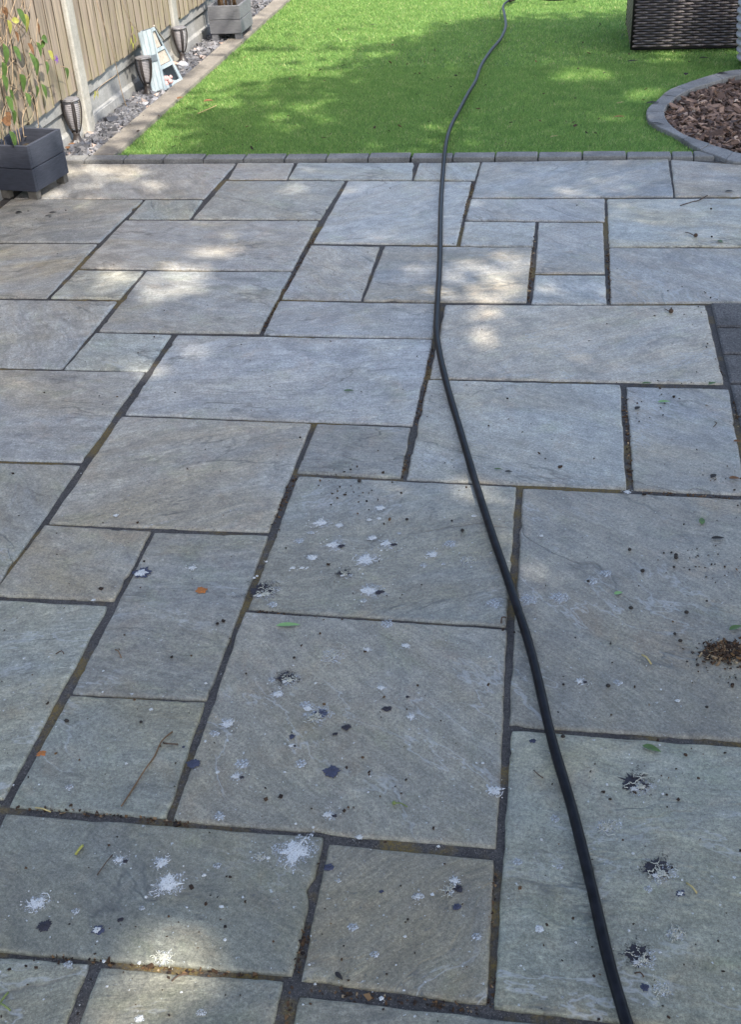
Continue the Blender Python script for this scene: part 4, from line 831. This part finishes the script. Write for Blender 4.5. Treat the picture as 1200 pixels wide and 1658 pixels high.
D(736,1426,9,'star','white dropping at the top of a trio on the small near slab'); D(742,1439,10,'black','dark blotch right under the white one of the trio'); D(726,1443,9,'spider','creamy tendrils left of the dark blotch of the trio'); D(740,1469,9,'navy','plain dark oval below the trio on the small near slab'); D(772,1517,9,'chalk','pale dropping near the right edge of the small near slab'); D(618,1444,4.5,'navy'); D(656,1517,3.5,'white'); D(168,1557,4,'white'); D(225,1560,4,'white'); D(501,1563,3,'white'); D(510,1594,3,'white'); D(618,1617,5,'white'); D(110,1562,8,'chalk'); D(325,1640,8,'chalk','chalky spot close to the bottom border of the picture'); D(582,1356,6,'white'); D(710,1371,3.5,'white')
D(173,1598,3,'white'); D(225,1650,7,'white','white dropping cut by the bottom border in the sunny patch')
# near right slab
D(1030,1268,26,'mixed','large black dropping with cream curls on the lower right slab, topmost'); D(899,1326,9,'chalk','round bluish chalky dropping left of the hose'); D(982,1339,17,'cream','cream dropping with a tail just right of the hose'); D(1064,1407,27,'mixed','large dark and cream dropping in the middle of the lower right slab'); D(1103,1447,9,'navywhite','small dark dropping with a bright centre beside the orange twig')
D(874,1505,9,'white','clean white round dropping low between joint and hose'); D(839,1397,9,'chalk','chalky round dropping closest to the joint left of the hose'); D(907,1404,7,'chalk','little chalky dropping nearest the hose on its left'); D(1095,1513,15,'cream','crumbly cream dropping right of the long dark one'); D(1033,1547,27,'mixed','large dark and cream dropping nearest the bottom right')
D(1045,1600,10,'navy','plain dark round dropping beside the lowest cream one'); D(1073,1602,17,'cream','lowest cream dropping at the bottom right'); D(1050,1440,8,'chalk'); D(863,1200,7,'navy','faint dark spot left of the hose under the long joint'); D(933,1527,3,'white'); D(911,1616,4,'chalk'); D(844,1565,3,'white'); D(877,1360,3,'white')
D(942,1104,9,'half','small white and reddish-dark dropping right of the hose'); D(1001,1106,8,'chalk','pale dropping in the lower part of the big right slab'); D(877,868,4,'white'); D(1098,1135,5,'white'); D(1016,797,6,'white'); D(187,835,5,'white')

# ------------------------------------------------------------------ leaves, twigs, seeds
fallen(565,634,.034,.1,'leaf','narrow dark green leaf alone on the wide slab left of the hose',.32)
fallen(1048,622,.034,.1,'leaf','dark green leaf at the top joint above the streaked right slab',.35); fallen(1154,622,.030,.6,'leaf','green leaf on the joint near the dark setts',.4); fallen(1076,652,.038,.1,'leaf_pale','pale green leaf on the streaked slab at the right',.35)
fallen(1033,662,.024,.9,'leaf_dark','curled blackish leaf left of the pale green one',.6); fallen(1137,845,.030,1.5,'leaf','pointed green leaf standing on the big right slab',.5); fallen(1163,873,.034,.1,'leaf_dark','black shrivelled leaf near the right border',.35); fallen(1002,962,.022,.4,'leaf_pale','small pale green leaf right of the faint blotches',.5)
fallen(467,1014,.056,.12,'leaf_pale','long pale green leaf at the top left of the largest slab',.24); fallen(1056,1214,.038,-.4,'leaf','dark green leaf just below the long joint at the right',.4); fallen(1192,1018,.034,.5,'leaf','green leaf above the heap of litter at the border',.4)
fallen(824,765,.022,0,'leaf_dark','small dark leaf scrap beside the hose above a joint',.4); fallen(549,1582,.020,-.7,'leaf_dark','small black leaf scrap at the bottom of the small near slab',.4); fallen(1156,772,.024,.9,'leaf_dark','dark curled scrap at the right border above the joint',.6)
fallen(1190,776,.030,0,'leaf_brown','brown scrap touching the right border',.5); fallen(1195,716,.024,0,'leaf_brown','light brown leaf scrap beside the setts',.5); fallen(807,761,.024,0,'leaf','small green leaf scrap left of the dark one by the hose',.3)
fallen(1182,311,.040,0,'leaf_dark','dark leaf on the top right slab near the bark bed',.4); fallen(1167,392,.030,-1,'leaf','green scrap on the upper right slab',.5); fallen(85,345,.036,.2,'leaf_dark','dark leaf in front of the near planter, nearer to it',.35); fallen(78,350,.034,.5,'leaf_dark','dark curled leaf in front of the near planter, farther from it',.3); fallen(30,345,.036,0,'leaf_dark','blackened leaf beneath the near planter',.5)
fallen(1025,105,.065,.1,'leaf_dark','dark brown leaf on the lawn near the sofa',.4,.02); fallen(1111,126,.055,1.4,'leaf_dark','upright dark leaf on the lawn behind the curved kerb',.5,.02); fallen(1003,196,.060,0,'leaf_brown','light brown leaf on the lawn left of the curved kerb',.35,.02); fallen(898,228,.050,.4,'straw','pale narrow leaf on the lawn near the patio',.25,.02); fallen(1005,173,.050,.5,'straw','pale yellow leaf on the lawn above the light brown one',.25,.02)
fallen(293,165,.05,.9,'leaf_brown','orange-brown leaf at the left edge of the lawn',.7,.02); fallen(338,170,.06,.3,'leaf_brown','crumpled orange-brown leaf on the lawn shadow edge',.7,.02); fallen(1140,100,.06,0,'leaf_dark','flat grey-brown leaf on the lawn in front of the sofa',.5,.02); fallen(605,45,.05,.2,'leaf_dark','single dark leaf far out on the sunny lawn',.4,.02)
fallen(1057,172,.07,.2,'leaf_dark','dark bark flake on the bend of the curved kerb',.4,.016); fallen(1064,206,.08,-.5,'leaf_dark','black strip of bark on the inner bend of the kerb',.2,.016); fallen(1170,124,.06,-.3,'leaf_dark','dark brown flake on the rear of the curved kerb',.4,.016); fallen(118,238,.05,.4,'leaf_brown','rust-brown dead leaf at the foot of the nearest torch',.6,.012); fallen(110,243,.045,2.0,'leaf_brown','orange dead leaf against the near planter corner',.6,.012); fallen(276,112,.05,.6,'leaf_brown','orange leaf between the pale blue ornament and the last torch',.6,.012)
def twig(pts, rad, m, label, name='twig', seed_end=0, cat='twig'):
    P = [G(*p) for p in pts]; o0 = P[0]; mb = MB(); pp = smooth_path([(p[0]-o0[0], p[1]-o0[1], rad+.001+.004*(k % 2)) for k, p in enumerate(P)], .01); mb.tube(pp, rad, 6)
    if seed_end: mb.lathe([(0, 0), (seed_end*.8, seed_end*.4), (seed_end, seed_end), (seed_end*.7, seed_end*1.6), (0, seed_end*1.9)], (pp[-1][0], pp[-1][1], 0), 10)
    o = mb.build(name, M[m], smooth=True, loc=(o0[0], o0[1], 0)); tag(o, label, cat, 'twigs and stalks on the patio'); return o
twig([(1102,334),(1120,330),(1133,325),(1146,319)], .0022, 'twig', 'thin bent twig on the upper right slab')
twig([(1110,377),(1117,380),(1127,384)], .0016, 'twig', 'short stalk with a round dark seed on the upper right slab', seed_end=.0085); twig([(1077,501),(1081,505),(1087,507)], .0014, 'twig', 'stalk with a dark seed at the top joint of the slab by the setts', seed_end=.0085)
twig([(279,1186),(262,1204),(250,1226),(235,1250),(214,1280),(197,1309)], .0016, 'stem_brown', 'long reddish dead stalk on the slab left of the largest one'); twig([(264,1204),(275,1208),(288,1206)], .0014, 'twig', 'short hooked twig touching the reddish stalk')
twig([(660,1308),(649,1304),(638,1302)], .0013, 'stem_green', 'tiny green stalk with a dark bud on the largest slab', seed_end=.004); twig([(1112,1431),(1121,1440),(1129,1448)], .0016, 'straw', 'short orange-brown twig right of the large curly dropping')
twig([(57,1309),(70,1313),(82,1316)], .0014, 'straw', 'straw-coloured stem lying across the joint at the left'); twig([(122,1386),(130,1378),(134,1371)], .0026, 'leaf_yellow', 'short yellow-green stem on the bottom left slab'); twig([(157,1418),(172,1400),(182,1385)], .0010, 'twig', 'thin brown fibre on the bottom left slab')
twig([(278,1590),(290,1583),(305,1579)], .0014, 'twig', 'thin bent twig just under the sunlit joint'); twig([(0,1626),(8,1618),(13,1609)], .0020, 'stem_green', 'dark green stalk at the lower left border'); twig([(0,1626),(8,1632),(17,1638)], .0018, 'stem_green', 'second green stalk touching the first at the lower left border'); twig([(865,1248),(870,1256),(880,1261)], .0010, 'twig', 'fine black curled fibre left of the hose')
twig([(1040,1062),(1047,1068),(1055,1077)], .0020, 'straw', 'tan crumpled stalk in the middle right of the big slab'); twig([(90,1060),(100,1057),(103,1060)], .0012, 'twig', 'short dark fibre on the far left slab'); twig([(186,1053),(192,1058),(196,1066)], .0013, 'stem_brown', 'reddish stalk end on the narrow tall slab'); twig([(1028,1577),(1037,1578),(1043,1583)], .0012, 'twig', 'dark curl under the lowest curly dropping')
twig([(320,185),(335,180),(350,172)], .003, 'straw', 'straw stalk lying on the lawn beside a crumpled leaf'); twig([(1158,684),(1161,688),(1156,692)], .0012, 'twig', 'tiny curled twig on the streaked right slab'); twig([(812,1010),(813,1003),(820,1001)], .0016, 'twig', 'dark hook-shaped fibre in the joint beside the hose')
rs = random.Random(5)
for (x, y) in ((1020,892),(1095,905),(1095,901),(1117,924),(1041,927),(1022,987),(953,943),(1130,1079),(1113,1073),(1093,1028),(1102,1040),(1152,340),(1153,385),(1087,506),(568,762),(582,781),(486,710),(659,843),(732,845),(749,861),(1112,994),(1145,1147),(1145,975),(1092,920),(463,889),(822,647),(985,1113),(228,1171),(912,1195),(108,1170)):
    g = G(x, y); r = rs.uniform(.0028, .0058); mb = MB(); mb.lathe([(0, 0), (r*.8, r*.3), (r, r*.8), (r*.6, r*1.4), (0, r*1.6)], (0, 0, 0), 9)
    o = mb.build('seed', M['leaf_dark'], smooth=True, loc=(g[0], g[1], .0012)); o.scale = (1, rs.uniform(.6, 1.1), 1); SMALL.append((o, ('small round dark seeds', 'seed'), x, y))

def in_quad(p, q):
    sgn = []
    for i in range(4):
        a, b = q[i], q[(i+1) % 4]; sgn.append((b[0]-a[0])*(p[1]-a[1])-(b[1]-a[1])*(p[0]-a[0]))
    return all(v > -30 for v in sgn) or all(v < 30 for v in sgn)
PLACE = {40: 'on the largest slab', 36: 'on the slab above the largest one', 37: 'on the big right slab', 41: 'on the lower right slab', 42: 'on the wide bottom left slab', 43: 'on the small near slab', 39: 'on the slab with the reddish dead stalk', 35: 'on the narrow rust-stained slab', 31: 'on the slab above the hose bend', 32: 'on the streaked slab by the setts', 34: 'on the small slab left of the narrow tall one', 29: 'on the left middle slab', 30: 'on the small slab above the spattered one', 24: 'on the slab beside the setts', 14: 'on the slab with the bent twig', 45: 'on the sunlit slab at the bottom border', 46: 'on the slab at the bottom border', 38: 'on the far left slab'}
ORD = ['nearest', 'second nearest', 'third nearest', 'fourth nearest', 'fifth nearest', 'sixth nearest', 'seventh nearest', 'eighth nearest', 'ninth nearest', 'tenth nearest', 'eleventh nearest', 'twelfth nearest', 'thirteenth nearest', 'fourteenth nearest', 'fifteenth nearest', 'sixteenth nearest', 'farthest']
bins = {}
for (o, (plural, cat), x, y) in SMALL:
    pl = next((v for k, v in PLACE.items() if in_quad((x, y), SL[k])), 'in the joints or on the other slabs'); bins.setdefault((plural, cat, pl), []).append((-y, x, o))
for (plural, cat, pl), L_ in bins.items():
    L_.sort(key=lambda v: v[:2])
    for i, (_, _, o) in enumerate(L_):
        tag(o, ('only one of the ' if len(L_) == 1 else ORD[min(i, 16)]+' of the ')+plural+' '+pl, cat, plural+' on the patio')

# ------------------------------------------------------------------ the garden trees at the right, whose crowns shade the patio
# (px, py, rx, ry, open) : where the crowns let the sun through, read in the picture
SPOTS = [(290,450,52,24,.95),(345,412,42,11,.85),(250,478,34,16,.7),(215,440,50,14,.45),(150,455,60,14,.45),(385,405,20,8,.5),(690,440,34,12,.75),(800,435,52,28,.8),(765,474,75,13,.7),(730,455,12,14,.7),(900,465,36,12,.8),(915,452,50,9,.5),(835,450,30,40,.55),(800,525,38,34,.42),(940,578,17,13,.85),(330,575,36,14,.5),(240,600,38,13,.65),(190,585,40,9,.3),(30,632,38,18,.4),(125,668,36,16,.35),(222,702,24,13,.35),(170,280,75,13,.75),(230,300,60,12,.35),(90,300,50,25,.35),(470,306,34,10,.5),(60,405,50,10,.3),(620,780,36,16,.5),(780,805,48,30,.40),(800,862,22,42,.65),(740,800,22,20,.3),(700,785,40,16,.35),(870,950,55,18,.35),(820,940,30,40,.4),(285,1520,64,42,.88),(255,1590,98,66,.92),(190,1640,75,45,.88),
 (640,5,420,24,1.0),(900,2,320,18,1.0),(480,75,110,45,.9),(400,105,90,30,.85),(560,35,130,34,.95),(330,150,80,40,.85),(250,200,60,45,.8),(215,238,50,16,.7),(420,140,50,14,.5),(620,84,26,8,.6),(500,112,60,16,.6),(600,60,50,20,.5),(950,119,58,11,.9),(960,100,20,6,.3),(995,60,24,12,.8),(1040,152,30,11,.75),(980,188,42,10,.5),(760,126,28,6,.45),(560,128,40,8,.2),(1085,40,30,60,.8),(860,28,60,5,.45),(300,215,30,16,.5),(640,240,60,10,.15),(1120,60,25,30,.3)]
SHADE = [(470,150,90,10,.35),(370,195,60,8,.3),(430,78,50,4,.25),(345,178,30,5,.3)]
n = 150000; gx = rng.uniform(-2.75, 3.4, n); gy = rng.uniform(-2.5, 10.4, n)
ix, iy = proj(np.c_[gx, gy, np.zeros(n)]); T = np.full(n, .012)+.30*np.clip((560-iy)/260, 0, 1)*(iy > 262)*np.clip(np.array([mnoise.noise(Vector((a_*2.1, b_*2.1, 3))) for a_, b_ in zip(gx, gy)])*2.2, 0, 1)
for (cx, cy, rx, ry, s) in SPOTS:
    d2 = ((ix-cx)/rx)**2+((iy-cy)/ry)**2; T = np.maximum(T, s*np.clip(1.6-d2, 0, 1)**.8)
for (cx, cy, rx, ry, s) in SHADE:
    d2 = ((ix-cx)/rx)**2+((iy-cy)/ry)**2; T = T*(1-(1-s)*np.clip(1.4-d2, 0, 1))
T = np.where((gx < -2.42) & (gy > 4.9), np.maximum(T, .92), T); T = np.where((gx < -2.30) & (gy > 5.3), np.maximum(T, .85), T); T = np.where(iy < 2, np.maximum(T, .8), T)
T = T+(iy < 250)*.55*np.clip(np.array([mnoise.noise(Vector((a_*1.7, b_*1.1, 9)))+.5*mnoise.noise(Vector((a_*5, b_*3.2, 4))) for a_, b_ in zip(gx, gy)])*1.6-.12, 0, 1); LAI = 3.6; acc = rng.random(n) < np.clip(-np.log(np.clip(T, .02, 1))/3.9, 0, 1)
gx, gy = gx[acc], gy[acc]; n = len(gx)
h = 6.6+1.0*np.sin(gx*1.3+.5)*np.cos(gy*.9)+rng.uniform(-1.2, 1.2, n)
C = np.c_[gx, gy, np.zeros(n)] + SUN_V[None]*(h/SUN_V[2])[:, None]
a = rng.normal(size=(n, 3)); a /= np.linalg.norm(a, axis=1)[:, None]; b = np.cross(a, rng.normal(size=(n, 3))); b /= np.linalg.norm(b, axis=1)[:, None]
Ls = rng.uniform(.055, .085, n)[:, None]; Wd = Ls*.55
V = np.stack([C-a*Ls, C+b*Wd, C+a*Ls, C-b*Wd], 1)
trunks = [(6.6, -5.2), (6.9, -1.4), (6.4, 2.6)]
own = np.argmin(np.stack([(C[:, 0]-x)**2*.3+(C[:, 1]-y)**2 for x, y in trunks]), axis=0)
for k, (tx, ty) in enumerate(trunks):
    t = empty('tree', (tx, ty, 0)); tag(t, ['broad leafy tree beside the patio, behind the viewer', 'broad leafy tree beside the patio, the middle of three', 'broad leafy tree beside the lawn, the farthest of three'][k], 'tree', 'trees along the right side of the garden')
    m_ = own == k; VV = V[m_]-np.array([tx, ty, 0]); VV = VV.reshape(-1, 3)
    big_mesh('crown', VV, np.arange(len(VV)).reshape(-1, 4), M['leafmat'], rng.random(m_.sum()), t)
    mb = MB(); mb.tube([(0, 0, -.1), (0, 0, .3), (-.05, .05, 2), (-.2, .0, 3.6), (-.5, .1, 4.8)], [.24, .19, .16, .13, .10], 10); cc = C[m_]
    for q in range(9):
        tgt = cc[rng.integers(len(cc))]-np.array([tx, ty, 0]); s0 = Vector((-.15-.04*q, .02, 2.9+.2*q)); mid = s0.lerp(Vector(tgt), .5)+Vector((0, 0, .35)); mb.tube(smooth_path([s0, mid, Vector(tgt)], .4), np.linspace(.06, .012, len(smooth_path([s0, mid, Vector(tgt)], .4))), 6)
    mb.build('trunk', M['barktrunk'], t, True)
